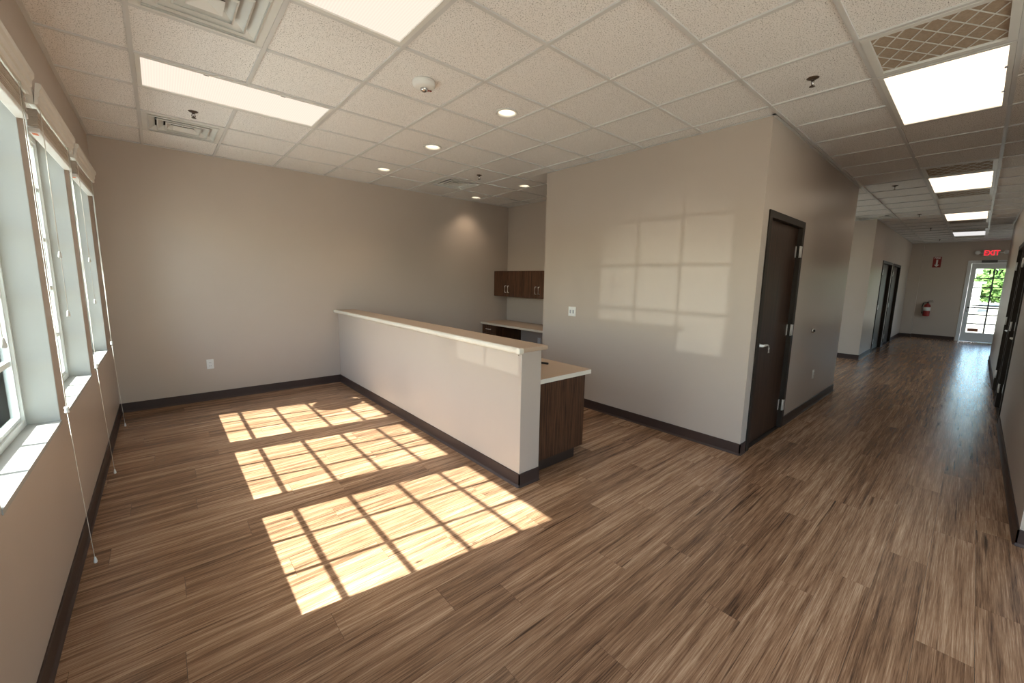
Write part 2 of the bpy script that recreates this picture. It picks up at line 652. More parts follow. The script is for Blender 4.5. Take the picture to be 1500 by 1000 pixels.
w8 = struct(boxes('window_8', [(XE + 0.3 + k * 0.9767, XE + 0.35 + k * 0.9767, 1.23, 1.29, 0, 2.55) for k in range(4)] + [(XE + 0.3, XK - 0.3, 1.23, 1.29, zz, zz + 0.05) for zz in (0, 2.5)], 'alu'), 'unseen glazing added at the end of the side passage for daylight')  # out of view, added to light the middle of the corridor
box('pane', XE + 0.35, XK - 0.35, 1.255, 1.265, 0.05, 2.5, 'glass', w8)
# left corridor wall further along, two doorways
FD = [(11.3, 12.72), (12.98, 14.4)]
FZ = 2.12
struct(boxes('wall_corridor_left', [(XK, FD[0][0], YK, YK + WT, -0.15, ZT), (FD[0][1], FD[1][0], YK, YK + WT, -0.15, ZT),
                                    (FD[1][1], XF, YK, YK + WT, -0.15, ZT), (FD[0][0], FD[0][1], YK, YK + WT, FZ, ZT), (FD[1][0], FD[1][1], YK, YK + WT, FZ, ZT),
                                    (XK, XK + WT, YK + WT, 1.2, -0.15, ZT)], 'wall'), 'corridor wall with two dark doors beyond the side passage')
# far end wall with glazed door opening
GY0, GY1, GZ = -3.20, -2.19, 2.33
struct(boxes('wall_end', [(XF, XF + 0.2, GY1, YK + 0.2, -0.15, ZT), (XF, XF + 0.2, -4.6, GY0, -0.15, ZT), (XF, XF + 0.2, GY0, GY1, GZ, ZT)], 'wall'),
       'end wall of the corridor with the glazed exit door')
struct(box('wall_end_chase', XF - 0.12, XF, -1.20, YK, 0, H + 0.05, 'wall'), 'shallow boxed chase in corner of end wall')
struct(boxes('wall_beyond', [(XC, XC + 1.4, -4.62, -4.5, -0.15, ZT), (XF - 1.6, XF, -4.62, -4.5, -0.15, ZT), (XC + 1.4, XF - 1.6, -4.62, -4.5, 2.5, ZT)], 'wall'))
w7 = struct(boxes('window_7', [(XC + 1.4 + k * 1.25, XC + 1.45 + k * 1.25, -4.60, -4.54, 0, 2.5) for k in range(2)] + [(XC + 1.4, XF - 1.6, -4.60, -4.54, zz, zz + 0.05) for zz in (0, 2.45)], 'alu'), 'unseen glazing added beyond the corridor corner for daylight')  # unseen opening added to bring daylight to the corridor's far end
box('pane', XC + 1.45, XF - 1.65, -4.575, -4.565, 0.05, 2.45, 'glass', w7)
# right corridor wall with two doorways
RD = [(5.98, 7.02), (7.30, 8.38)]
RZ = 2.15
struct(boxes('wall_right', [(XN, RD[0][0], YC - WT, YC, -0.15, ZT), (RD[0][1], RD[1][0], YC - WT, YC, -0.15, ZT), (RD[1][1], XC, YC - WT, YC, -0.15, ZT),
                            (RD[0][0], RD[0][1], YC - WT, YC, RZ, ZT), (RD[1][0], RD[1][1], YC - WT, YC, RZ, ZT),
                            (XN, XN + WT, YBK, YC - WT, -0.15, ZT), (XC - WT, XC, -4.6, YC - WT, -0.15, ZT)], 'wall'), 'corridor wall on the side of the two narrow dark doors')
# rear wall behind the camera: glazing added to supply daylight
struct(boxes('wall_rear', [(XW, -1.4, YBK - 0.2, YBK, -0.15, ZT), (2.5, XN + WT, YBK - 0.2, YBK, -0.15, ZT), (-1.4, 2.5, YBK - 0.2, YBK, 2.6, ZT)], 'wall'), 'rear wall with unseen opening added for daylight')
stf = []
for xx in (-1.4, -0.43, 0.54, 1.51, 2.45):
    stf.append((xx, xx + 0.05, YBK - 0.12, YBK - 0.06, 0, 2.6))
for zz in (0.0, 2.1, 2.55):
    stf.append((-1.4, 2.5, YBK - 0.12, YBK - 0.06, zz, zz + 0.05))
w5 = struct(boxes('window_6', stf, 'alu'), 'unseen glazing added in rear wall for daylight')
box('pane', -1.4, 2.5, YBK - 0.095, YBK - 0.085, 0.05, 2.55, 'glass', w5)
# roof slab keeps the sun out
struct(boxes('roof', [(XW - 0.8, 4.3, YBK - 0.9, YF + 0.6, ZT, ZT + 0.2), (4.3, XF + 0.6, YBK - 0.9, 1.45, ZT, ZT + 0.2)], 'roof'), 'flat roof slab above the ceiling')

# ------------------------------------------------------------------ half wall of the reception counter
HX0, HX1, HY0, HZ = 0.706, 0.907, -0.337, 1.03
half = struct(box('wall_half', HX0, HX1, HY0, YF, 0, HZ, 'wall', None, 0.004, 2), 'low painted half wall with tan laminate cap')
box('cap', 0.672, 0.948, HY0 - 0.03, YF, HZ, 1.064, 'lam_top', half, 0.010, 3)
nose = prism('edge_band', [(0.672, HZ - 0.008), (0.655, HZ - 0.004), (0.646, HZ + 0.008), (0.646, HZ + 0.024), (0.655, HZ + 0.034), (0.672, HZ + 0.037)], 'y', HY0 - 0.005, YF, 'lam_nose', half)
nose['label'] = 'cream rounded front edge'
bm = bmesh.new()
add_box(bm, 0.640, 0.692, HY0 - 0.045, HY0 - 0.004, HZ - 0.005, 1.068, 0.012, 3)
link('corner_block', bm_mesh(bm, 'corner_block'), 'lam_nose', half)
lathe('screw', [(0, 0), (0.004, 0), (0.004, 0.002), (0, 0.002)], 'chrome', half, 10,
      Matrix.Translation((HX0 - 0.001, HY0 + 0.03, HZ - 0.025)) @ Matrix.Rotation(-math.pi / 2, 4, 'Y'))

# ------------------------------------------------------------------ baseboards
BH, BT = 0.105, 0.008


def baseboard(name, segs):
    """segs: (x0,y0,x1,y1,nx,ny): wall foot line and the room-side normal"""
    bm = bmesh.new()
    for x0, y0, x1, y1, nx, ny in segs:
        prof = [(0, 0), (BT + 0.010, 0), (BT + 0.006, 0.006), (BT, 0.018), (BT, BH - 0.003), (BT - 0.003, BH), (0, BH)]
        A = [bm.verts.new((x0 + nx * u, y0 + ny * u, v)) for u, v in prof]
        B = [bm.verts.new((x1 + nx * u, y1 + ny * u, v)) for u, v in prof]
        n = len(prof)
        for i in range(n):
            bm.faces.new((A[i], A[(i + 1) % n], B[(i + 1) % n], B[i]))
        bm.faces.new(A[::-1])
        bm.faces.new(B)
    return struct(link(name, bm_mesh(bm, name), 'base'), None)


e_ = BT
baseboard('baseboard_left', [(XW, YBK, XW, YF, 1, 0)])
baseboard('baseboard_far', [(XW, YF, HX0, YF, 0, -1), (HX1, YF, XR, YF, 0, -1)])
baseboard('baseboard_half', [(HX0, HY0 - e_, HX0, YF, -1, 0), (HX0 - e_, HY0, HX1, HY0, 0, -1)])
baseboard('baseboard_core', [(XB, YB - e_, XB, YR, -1, 0), (XB - e_, YB, DX0 - 0.045, YB, 0, -1), (DX1 + 0.045, YB, XE, YB, 0, -1), (XE, YB, XE, 1.2, 1, 0)])
baseboard('baseboard_corridor', [(XK, YK - e_, XK, 1.2, -1, 0), (XK - e_, YK, FD[0][0] - 0.05, YK, 0, -1), (FD[0][1] + 0.05, YK, FD[1][0] - 0.05, YK, 0, -1), (FD[1][1] + 0.05, YK, XF - 0.12, YK, 0, -1)])
baseboard('baseboard_end', [(XF - 0.12, YK, XF - 0.12, -1.20 - e_, -1, 0), (XF - 0.12, -1.20, XF, -1.20, 0, -1), (XF, -1.20, XF, GY1 + 0.05, -1, 0), (XF, GY0 - 0.05, XF, -4.5, -1, 0)])
baseboard('baseboard_right', [(XN - e_, YC, RD[0][0] - 0.05, YC, 0, 1), (RD[0][1] + 0.05, YC, RD[1][0] - 0.05, YC, 0, 1), (RD[1][1] + 0.05, YC, XC, YC, 0, 1), (XN, YC + e_, XN, YBK, -1, 0), (XC, YC, XC, -4.5, 1, 0)])
baseboard('baseboard_recess', [(XR, YR, XR, 3.22, -1, 0)])

# ------------------------------------------------------------------ windows
XG = XW - 0.135                # glass plane
ZM = [1.10, 1.425, 1.75, 2.075]


def build_window(idx, y0, y1, detail=True):
    sill = struct(box('window_%d' % idx, XW - 0.115, XW + 0.004, y0, y1, ZS - 0.02, ZS, 'sill'), 'white framed window with grid of panes')
    root = sill
    fx0, fx1 = XW - 0.165, XW - 0.112
    boxes('window_frame', [(fx0, fx1, y0, y0 + 0.026, ZS, ZH), (fx0, fx1, y1 - 0.026, y1, ZS, ZH), (fx0, fx1, y0 + 0.026, y1 - 0.026, ZS, ZS + 0.03), (fx0, fx1, y0 + 0.026, y1 - 0.026, ZH - 0.03, ZH)], 'vinyl', root)
    a, b_ = y0 + 0.026, y1 - 0.026
    sx0, sx1 = XG - 0.02, XG + 0.012
    z0, z1 = ZS + 0.03, ZH - 0.03
    sash = boxes('sash', [(sx0, sx1, a, a + 0.014, z0, z1), (sx0, sx1, b_ - 0.014, b_, z0, z1), (sx0, sx1, a + 0.014, b_ - 0.014, z0, z0 + 0.02), (sx0, sx1, a + 0.014, b_ - 0.014, z1 - 0.02, z1)], 'vinyl', root)
    ym = [a + (b_ - a) * t for t in (1 / 3, 2 / 3)]
    for yy in ym:
        box('muntin', XG - 0.006, XG + 0.006, yy - 0.0125, yy + 0.0125, z0 + 0.02, z1 - 0.02, 'vinyl', sash)
    for zz in ZM:
        box('muntin', XG - 0.0058, XG + 0.0058, a + 0.014, b_ - 0.014, zz - 0.0125, zz + 0.0125, 'vinyl', sash)
    yl = [a + 0.014] + ym + [b_ - 0.014]
    zl = [z0 + 0.02] + ZM + [z1 - 0.02]
    if detail:
        for i in range(3):
            for j in range(5):
                box('pane', XG - 0.002, XG + 0.002, yl[i], yl[i + 1], zl[j], zl[j + 1], 'glass', sash)
    else:
        box('pane', XG - 0.002, XG + 0.002, yl[0], yl[-1], zl[0], zl[-1], 'glass', sash)
    for ya in (y0 + 0.0005, y1 - 0.0085):
        box('outer_jamb', XW - 0.199, XW - 0.1655, ya, ya + 0.008, ZS, ZH - 0.001, 'vinyl', root)
        box('daylit_jamb_liner', XW - 0.112, XW - 0.001, ya, ya + 0.008, ZS, ZH - 0.001, 'jamb', root)  # added lining that carries the sky-lit tone
    return root


for i, (a, b_) in enumerate(WINS):
    build_window(i + 1, a, b_)
for i, (a, b_) in enumerate(WIN_ADDED):
    build_window(i + 4, a, b_, False)


# ------------------------------------------------------------------ blinds (raised)
def build_blind(yo, label):
    """yo: offset of this window from the first"""
    y0, y1 = -0.50 + yo, 0.615 + yo
    root = empty('window_blind', (XW, (y0 + y1) / 2, 2.23))
    parts = []
    # moulded valance with short returns
    prof = [(XW + 0.012, 2.360), (XW + 0.050, 2.360), (XW + 0.054, 2.368), (XW + 0.054, 2.392), (XW + 0.060, 2.400), (XW + 0.062, 2.425), (XW + 0.070, 2.438), (XW + 0.072, 2.458), (XW + 0.066, 2.462), (XW + 0.012, 2.462)]
    prof = [(XW + 0.040, 2.360)] + prof[1:9] + [(XW + 0.052, 2.462), (XW + 0.044, 2.40)]
    val = prism('valance', prof, 'y', y0, y1, 'blind')
    ret = [box('valance_return', XW, XW + 0.039, yy, yy + 0.012, 2.36, 2.46, 'blind') for yy in (y0, y1 - 0.012)]
    head = box('headrail', XW + 0.004, XW + 0.036, y0 + 0.03, y1 - 0.03, 2.39, 2.44, 'metal_white')
    bm = bmesh.new()
    rnd = random.Random(int(yo * 100) + 5)
    z = 2.262
    while z < 2.345:
        j = rnd.uniform(-0.003, 0.003)
        add_box(bm, XW + 0.002 + max(j, 0), XW + 0.040 + j, y0 + 0.045 + rnd.uniform(-.003, .003), y1 - 0.065 + rnd.uniform(-.003, .003), z, z + 0.0042)
        z += 0.0058
    st = link('slat_stack', bm_mesh(bm, 'slat_stack'), 'slat')
    st['kind'] = 'stuff'
    rail = box('bottom_rail', XW - 0.002 + 0.004, XW + 0.042, y0 + 0.04, y1 - 0.06, 2.232, 2.256, 'plastic', None, 0.004, 2)
    stick = box('sticker', XW + 0.010, XW + 0.030, y0 + 0.055, y0 + 0.10, 2.2312, 2.2318, 'sticker_orange')
    parts = [val] + ret + [head, st, rail, stick]
    # lift cords at the far end: strands down to a joiner, then one cord with a tassel
    yc = 0.435 + yo
    xc = XW + 0.044
    for k, dx in enumerate((0.0, 0.006, 0.003)):
        dy = (-0.006, 0.0, 0.007)[k]
        parts.append(tube('lift_cord', [(xc + dx, yc + dy, 2.37), (xc + dx, yc + dy * 1.6, 1.5), (xc + 0.003, yc + dy * 1.1, 1.1), (xc + 0.003, yc, 0.885)], 0.0013, 'cord', None, 6))
    parts.append(lathe('cord_joiner', [(0, 0.014), (0.0085, 0.014), (0.0095, 0.008), (0.007, 0.0), (0.0095, -0.010), (0.0085, -0.016), (0, -0.016)], 'plastic', None, 12, Matrix.Translation((xc + 0.003, yc, 0.872))))
    parts.append(tube('pull_cord', [(xc + 0.003, yc, 0.86), (xc + 0.012, yc, 0.5), (xc + 0.026, yc, 0.072)], 0.0013, 'cord', None, 6))
    parts.append(lathe('tassel', [(0, 0.016), (0.004, 0.016), (0.005, 0.008), (0.007, -0.003), (0.008, -0.011), (0.006, -0.017), (0, -0.017)], 'plastic', None, 12, Matrix.Translation((xc + 0.027, yc, 0.055))))
    # tilt cords at the near end
    yt = -0.40 + yo
    for dy, zt in ((0.0, 1.63), (0.012, 1.31)):
        parts.append(tube('tilt_cord', [(xc, yt + dy, 2.37), (xc, yt + dy, zt + 0.015)], 0.0012, 'cord', None, 6))
        parts.append(lathe('tassel', [(0, 0.016), (0.004, 0.016), (0.005, 0.008), (0.007, -0.003), (0.008, -0.011), (0.006, -0.017), (0, -0.017)], 'plastic', None, 12, Matrix.Translation((xc, yt + dy, zt))))
    at_origin(root, parts)
    tag(root, label, 'blind', 'raised white blinds over the windows')


build_blind(0.0, 'raised white slatted blind on the window farthest from the back corner')
build_blind(1.262, 'raised white slatted blind on the middle window of three')
build_blind(2.522, 'raised white slatted blind on the window next to the back corner')

# ------------------------------------------------------------------ ceiling grid
ceil = struct(box('ceiling', XW, XF, YBK, YF, H + 0.12, H + 0.14, 'plenum'), 'suspended ceiling of white speckled tiles in a metal grid')
i0, i1 = math.floor(XW / T), math.ceil(XF / T)
j0, j1 = math.floor(YBK / T), math.ceil(YF / T)
TROFF = {(-2, 2): 2, (-2, -1): 2, (4, -4): 2, (10, -4): 2, (16, -4): 2, (22, -4): 2, (-2, -7): 2, (11, -1): 2, (22, -6): 2}
DIFF = [(-2, 4), (-2, 0), (3, 4), (15, -2)]
GRILLE = [(3, -4), (9, -4), (12, -4), (18, -4), (21, -4), (24, -4)]
DOWN = [(1.062, 0.305), (1.062, 1.524), (1.062, 2.76), (2.92, 2.134), (2.92, 3.353)]
taken = set(DIFF) | set(GRILLE)
for (i, j), n in TROFF.items():
    for k in range(n):
        taken.add((i + k, j))
TZ = H + 0.010
tile_meshes = {}


def tile_mesh(w, d):
    key = (round(w, 3), round(d, 3))
    if key not in tile_meshes:
        bm = bmesh.new()
        add_box(bm, -w / 2, w / 2, -d / 2, d / 2, 0, 0.016)
        me = bm_mesh(bm, 'ceiling_tile')
        me.materials.append(M['tile'])
        tile_meshes[key] = me
    return tile_meshes[key]


def tile_with_hole(x0, x1, y0, y1, cx, cy, rad):
    bm = bmesh.new()
    n = 32
    rings = []
    for z in (TZ, TZ + 0.016):
        outer, inner = [], []
        for k in range(n):
            a = 2 * math.pi * (k + 0.5) / n
            c, s = math.cos(a), math.sin(a)
            tx = ((x1 - cx) if c > 0 else (cx - x0)) / max(abs(c), 1e-6)
            ty = ((y1 - cy) if s > 0 else (cy - y0)) / max(abs(s), 1e-6)
            t = min(tx, ty)
            outer.append(bm.verts.new((cx + c * t, cy + s * t, z)))
            inner.append(bm.verts.new((cx + c * rad, cy + s * rad, z)))
        rings.append((outer, inner))
    for (o_, i_), flip in zip(rings, (False, True)):
        for k in range(n):
            k2 = (k + 1) % n
            bm.faces.new((o_[k], o_[k2], i_[k2], i_[k]))
    # fill the four corners
    for (o_, i_), z in zip(rings, (TZ, TZ + 0.016)):
        for (qx, qy) in ((x0, y0), (x1, y0), (x1, y1), (x0, y1)):
            best = None
            for k in range(n):
                k2 = (k + 1) % n
                a, b_ = o_[k].co, o_[k2].co
                if abs(a.x - b_.x) > 1e-5 and abs(a.y - b_.y) > 1e-5:
                    if (abs(a.x - qx) < 1e-4 and abs(b_.y - qy) < 1e-4) or (abs(a.y - qy) < 1e-4 and abs(b_.x - qx) < 1e-4):
                        best = (o_[k], o_[k2])
            if best:
                bm.faces.new((best[0], best[1], bm.verts.new((qx, qy, z))))
    return link('ceiling_tile', bm_mesh(bm, 'ceiling_tile'), 'tile', ceil)


ntile = 0
for i in range(i0, i1):
    for j in range(j0, j1):
        if (i, j) in taken:
            continue
        for q in clip_union(i * T, (i + 1) * T, j * T, (j + 1) * T):
            w, d = q[1] - q[0], q[3] - q[2]
            if w < 0.03 or d < 0.03:
                continue
            g = 0.002
            hole = [c for c in DOWN if q[0] < c[0] < q[1] and q[2] < c[1] < q[3]]
            if hole:
                tile_with_hole(q[0] + g, q[1] - g, q[2] + g, q[3] - g, hole[0][0], hole[0][1], 0.076)
            else:
                link('ceiling_tile', tile_mesh(w - 2 * g, d - 2 * g), None, ceil, ((q[0] + q[1]) / 2, (q[2] + q[3]) / 2, TZ))
            ntile += 1


def spans(fixed, axis):
    """intervals of a grid line inside the rooms"""
    iv = []
    for a, b_, c, d in REG:
        if axis == 'x' and a - 1e-6 < fixed < b_ + 1e-6:
            iv.append([c, d])
        if axis == 'y' and c - 1e-6 < fixed < d + 1e-6:
            iv.append([a, b_])
    iv.sort()
    out = []
    for s in iv:
        if out and s[0] <= out[-1][1] + 1e-4:
            out[-1][1] = max(out[-1][1], s[1])
        else:
            out.append(list(s))
    return out


def tee_profile(bm, p0, p1, axis, fixed, w=0.012):
    if axis == 'x':
        add_box(bm, fixed - w, fixed + w, p0, p1, H, H + 0.0098)
    else:
        add_box(bm, p0, p1, fixed - w, fixed + w, H + 0.0006, H + 0.0098)


# spans cut out by fittings wider than one module
def cut(span, holes):
    out = [span]
    for h0, h1 in holes:
        nxt = []
        for s in out:
            if h1 <= s[0] or h0 >= s[1]:
                nxt.append(s)
            else:
                if s[0] < h0:
                    nxt.append([s[0], h0])
                if s[1] > h1:
                    nxt.append([h1, s[1]])
        out = nxt
    return out


for i in range(i0, i1 + 1):
    holes = [(j * T, (j + 1) * T) for (ii, j), n in TROFF.items() if ii < i < ii + n]
    for s in spans(i * T, 'x'):
        for q in cut(s, holes):
            bm = bmesh.new()
            tee_profile(bm, q[0], q[1], 'x', i * T)
            link('cross_tee', bm_mesh(bm, 'cross_tee'), 'tee', ceil)
for j in range(j0, j1 + 1):
    for s in spans(j * T, 'y'):
        bm = bmesh.new()
        tee_profile(bm, s[0], s[1], 'y', j * T)
        link('main_runner', bm_mesh(bm, 'main_runner'), 'tee', ceil)
for a in [(XW, XW + 0.022, YBK, YF), (XW, HX1 + 3.0, YF - 0.022, YF), (XB - 0.022, XB, YB - 0.022, YR), (XB - 0.022, XE, YB - 0.022, YB),
          (XR - 0.022, XR, YR, YF), (XN, XC, YC, YC + 0.022), (XK, XF, YK - 0.022, YK), (XK - 0.022, XK, YK - 0.022, 1.2), (XF - 0.142, XF - 0.12, -1.2, YK), (XF - 0.022, XF, -4.5, -1.2), (XN - 0.022, XN, YBK, YC + 0.022)]:
    box('wall_angle', a[0], a[1], a[2], a[3], H - 0.0006, H + 0.005, 'tee', ceil)


# ------------------------------------------------------------------ troffers
def troffer(i, j, n, label, lens='lens', group='recessed ceiling light panels'):
    x0, x1, y0, y1 = i * T, (i + n) * T, j * T, (j + 1) * T
    cx, cy = (x0 + x1) / 2, (y0 + y1) / 2
    root = empty('ceiling_light', (cx, cy, H))
    g = 0.013
    f = 0.026
    X0, X1, Y0, Y1 = x0 + g, x1 - g, y0 + g, y1 - g
    fr = boxes('frame', [(X0, X1, Y0, Y0 + f, H - 0.002, H + 0.02), (X0, X1, Y1 - f, Y1, H - 0.002, H + 0.02), (X0, X0 + f, Y0 + f, Y1 - f, H - 0.002, H + 0.02), (X1 - f, X1, Y0 + f, Y1 - f, H - 0.002, H + 0.02)], 'metal_white')
    ln = box('lens', X0 + f, X1 - f, Y0 + f, Y1 - f, H + 0.006, H + 0.010, lens)
    hs = box('housing', X0, X1, Y0, Y1, H + 0.021, H + 0.10, 'metal_white')
    lt = [box('latch', cx + d_ - 0.015, cx + d_ + 0.015, Y0 + f - 0.004, Y0 + f + 0.01, H - 0.003, H + 0.004, 'chrome') for d_ in (-0.235, 0.235)]
    at_origin(root, [fr, ln, hs] + lt)
    tag(root, label, 'ceiling light', group)


troffer(-2, 2, 2, 'lit light panel between two square vents above the window side')
troffer(-2, -1, 2, 'lit light panel beside the wide louvred vent')
troffer(-2, -7, 2, 'lit light panel near the added rear glazing')
troffer(11, -1, 2, 'unseen light panel added inside the side passage', 'lens_hall')  # placed out of view to brighten the corridor
troffer(22, -6, 2, 'unseen light panel added beyond the corridor corner', 'lens_hall')  # out of sight, added to lift the far corridor light
troffer(4, -4, 2, 'lit light panel beside the dusty filter grille over the wooden door', 'lens_hall')
troffer(10, -4, 2, 'lit corridor light panel between two slim grilles', 'lens_hall')
troffer(16, -4, 2, 'lit corridor light panel third along the corridor', 'lens_hall')
troffer(22, -4, 2, 'dimmer white light panel closest to the exit sign', 'lens_cool')


# ------------------------------------------------------------------ square louvred vents
def ring_frustum(bm, cx, cy, a0, z0, a1, z1, th=0.003):
    """square ring sloping from half-size a0 at z0 to a1 at z1"""
    def sq(a, z):
        return [bm.verts.new((cx + sx * a, cy + sy * a, z)) for sx, sy in ((-1, -1), (1, -1), (1, 1), (-1, 1))]
    A, B, C, D = sq(a0, z0), sq(a1, z1), sq(a1, z1 + th), sq(a0, z0 + th)
    for P_, Q_ in ((A, B), (B, C), (C, D), (D, A)):
        for k in range(4):
            bm.faces.new((P_[k], P_[(k + 1) % 4], Q_[(k + 1) % 4], Q_[k]))


def diffuser(i, j, label):
    cx, cy = (i + 0.5) * T, (j + 0.5) * T
    root = empty('ceiling_vent', (cx, cy, H))
    a = T / 2 - 0.013
    bm = bmesh.new()
    for s in ((-a, a, -a, -a + 0.05), (-a, a, a - 0.05, a), (-a, -a + 0.05, -a + 0.05, a - 0.05), (a - 0.05, a, -a + 0.05, a - 0.05)):
        add_box(bm, cx + s[0], cx + s[1], cy + s[2], cy + s[3], H + 0.001, H + 0.006)
    fl = link('flange', bm_mesh(bm, 'flange'), 'metal_white')
    ps = [fl]
    for a0, a1 in ((0.254, 0.200), (0.190, 0.140), (0.130, 0.086)):
        bm = bmesh.new()
        ring_frustum(bm, cx, cy, a0, H - 0.004, a1, H + 0.036)
        ring_frustum(bm, cx, cy, a0 - 0.010, H - 0.010, a0, H - 0.004)
        ps.append(link('louvre', bm_mesh(bm, 'louvre'), 'metal_white'))
    bm = bmesh.new()
    v = [bm.verts.new((cx + sx * 0.076, cy + sy * 0.076, H - 0.006)) for sx, sy in ((-1, -1), (1, -1), (1, 1), (-1, 1))]
    t_ = bm.verts.new((cx, cy, H + 0.012))
    u_ = bm.verts.new((cx, cy, H + 0.018))
    for k in range(4):
        bm.faces.new((v[k], v[(k + 1) % 4], t_))
        bm.faces.new((v[(k + 1) % 4], v[k], u_))
    ps.append(link('centre_plate', bm_mesh(bm, 'centre_plate'), 'metal_white'))
    br = boxes('bracket', [(cx - 0.24, cx + 0.24, cy - 0.004, cy + 0.004, H + 0.040, H + 0.044), (cx - 0.004, cx + 0.004, cy - 0.24, cy + 0.24, H + 0.0445, H + 0.0485)], 'metal_white')
    ps.append(br)
    ps.append(box('duct_box', cx - a, cx + a, cy - a, cy + a, H + 0.06, H + 0.08, 'duct'))
    at_origin(root, ps)
    tag(root, label, 'air vent', 'square ceiling vents')


diffuser(-2, 4, 'square louvred ceiling vent close to the long far wall')
diffuser(-2, 0, 'large louvred ceiling vent cut by two light panels beside it')
diffuser(3, 4, 'square louvred ceiling vent above the reception desk')
diffuser(15, -2, 'square ceiling vent at the mouth of the side passage')


def grille(i, j, label):
    x0, x1, y0, y1 = i * T + 0.013, (i + 1) * T - 0.013, j * T + 0.013, (j + 1) * T - 0.013
    root = empty('return_grille', ((x0 + x1) / 2, (y0 + y1) / 2, H))
    f = 0.036
    fr = boxes('frame', [(x0, x1, y0, y0 + f, H - 0.002, H + 0.018), (x0, x1, y1 - f, y1, H - 0.002, H + 0.018), (x0, x0 + f, y0 + f, y1 - f, H - 0.002, H + 0.018), (x1 - f, x1, y0 + f, y1 - f, H - 0.002, H + 0.018)], 'metal_white')
    fl = box('filter', x0 + f, x1 - f, y0 + f, y1 - f, H + 0.012, H + 0.017, 'filter')
    bm = bmesh.new()
    X0, X1, Y0, Y1 = x0 + f, x1 - f, y0 + f, y1 - f
    L = X1 - X0
    n = 4
    w = 0.004
    for s in (1, -1):
        for k in range(-n, n * 2):
            # diagonal y = Y0 + s*(x-X0)*0.6 + off
            off = (k + 0.5) * L / n
            pts = []
            for t in range(0, 33):
                xx = X0 + L * t / 32
                yy = Y0 + off * 0.8 + s * (xx - X0) * 0.6 - (0 if s > 0 else 0)
                if Y0 <= yy <= Y1:
                    pts.append((xx, yy))
            if len(pts) > 2:
                (ax, ay), (bx, by) = pts[0], pts[-1]
                d = Vector((bx - ax, by - ay, 0)).normalized()
                nn = Vector((-d.y, d.x, 0)) * w
                zz = H + 0.008 + (0.0015 if s > 0 else 0)
                v = [bm.verts.new(Vector((ax, ay, zz)) - nn), bm.verts.new(Vector((bx, by, zz)) - nn), bm.verts.new(Vector((bx, by, zz)) + nn), bm.verts.new(Vector((ax, ay, zz)) + nn)]
                fc = bm.faces.new(v)
                ex = bmesh.ops.extrude_face_region(bm, geom=[fc])
                bmesh.ops.translate(bm, vec=(0, 0, 0.0012), verts=[g_ for g_ in ex['geom'] if isinstance(g_, bmesh.types.BMVert)])
    ms = link('wire_mesh', bm_mesh(bm, 'wire_mesh'), 'metal_white')
    bk = box('duct_box', x0, x1, y0, y1, H + 0.07, H + 0.09, 'duct')
    at_origin(root, [fr, fl, ms, bk])
    tag(root, label, 'air grille', 'return air filter grilles')


GL = ['dusty brown filter grille beside the large light panel', 'slim filter grille on the near side of the second corridor light', 'slim filter grille on the far side of the second corridor light',
      'filter grille past the third corridor light', 'filter grille just before the dim corridor light', 'filter grille just past the dim corridor light']
for (i, j), lb in zip(GRILLE, GL):
    grille(i, j, lb)

# ------------------------------------------------------------------ downlights
DL = ['recessed round downlight beside the smoke detector', 'recessed round downlight above the middle of the half wall', 'recessed round downlight above the far end of the half wall',
      'recessed round downlight nearest the wide blank wall edge', 'recessed round downlight that throws a warm scallop on the far wall']
for (cx, cy), lb in zip(DOWN, DL):
    root = empty('downlight', (cx, cy, H))
    mt = Matrix.Translation((cx, cy, 0))
    tr = lathe('trim_ring', [(0.070, H + 0.012), (0.092, H + 0.0055), (0.094, H + 0.001), (0.088, H - 0.003), (0.074, H + 0.000), (0.070, H + 0.012)], 'metal_white', None, 32, mt)
    cn = lathe('reflector', [(0.072, H + 0.006), (0.060, H + 0.05), (0.052, H + 0.078), (0.055, H + 0.08), (0.064, H + 0.05), (0.075, H + 0.008)], 'reflector', None, 32, mt)
    bl = lathe('lamp', [(0, H + 0.040), (0.030, H + 0.042), (0.044, H + 0.052), (0.048, H + 0.066), (0, H + 0.07)], 'bulb', None, 24, mt)
    at_origin(root, [tr, cn, bl])
    tag(root, lb, 'downlight', 'round recessed downlights')
    ld = bpy.data.lights.new('downlight_beam', 'SPOT')
    ld.energy = 14.0
    ld.spot_size = math.radians(105)
    ld.spot_blend = 0.7
    ld.shadow_soft_size = 0.045
    ld.color = (1.0, 0.80, 0.58)
    lo = bpy.data.objects.new('downlight_beam', ld)
    COL.objects.link(lo)
    lo.parent = root
    lo.location = (0, 0, 0.030)

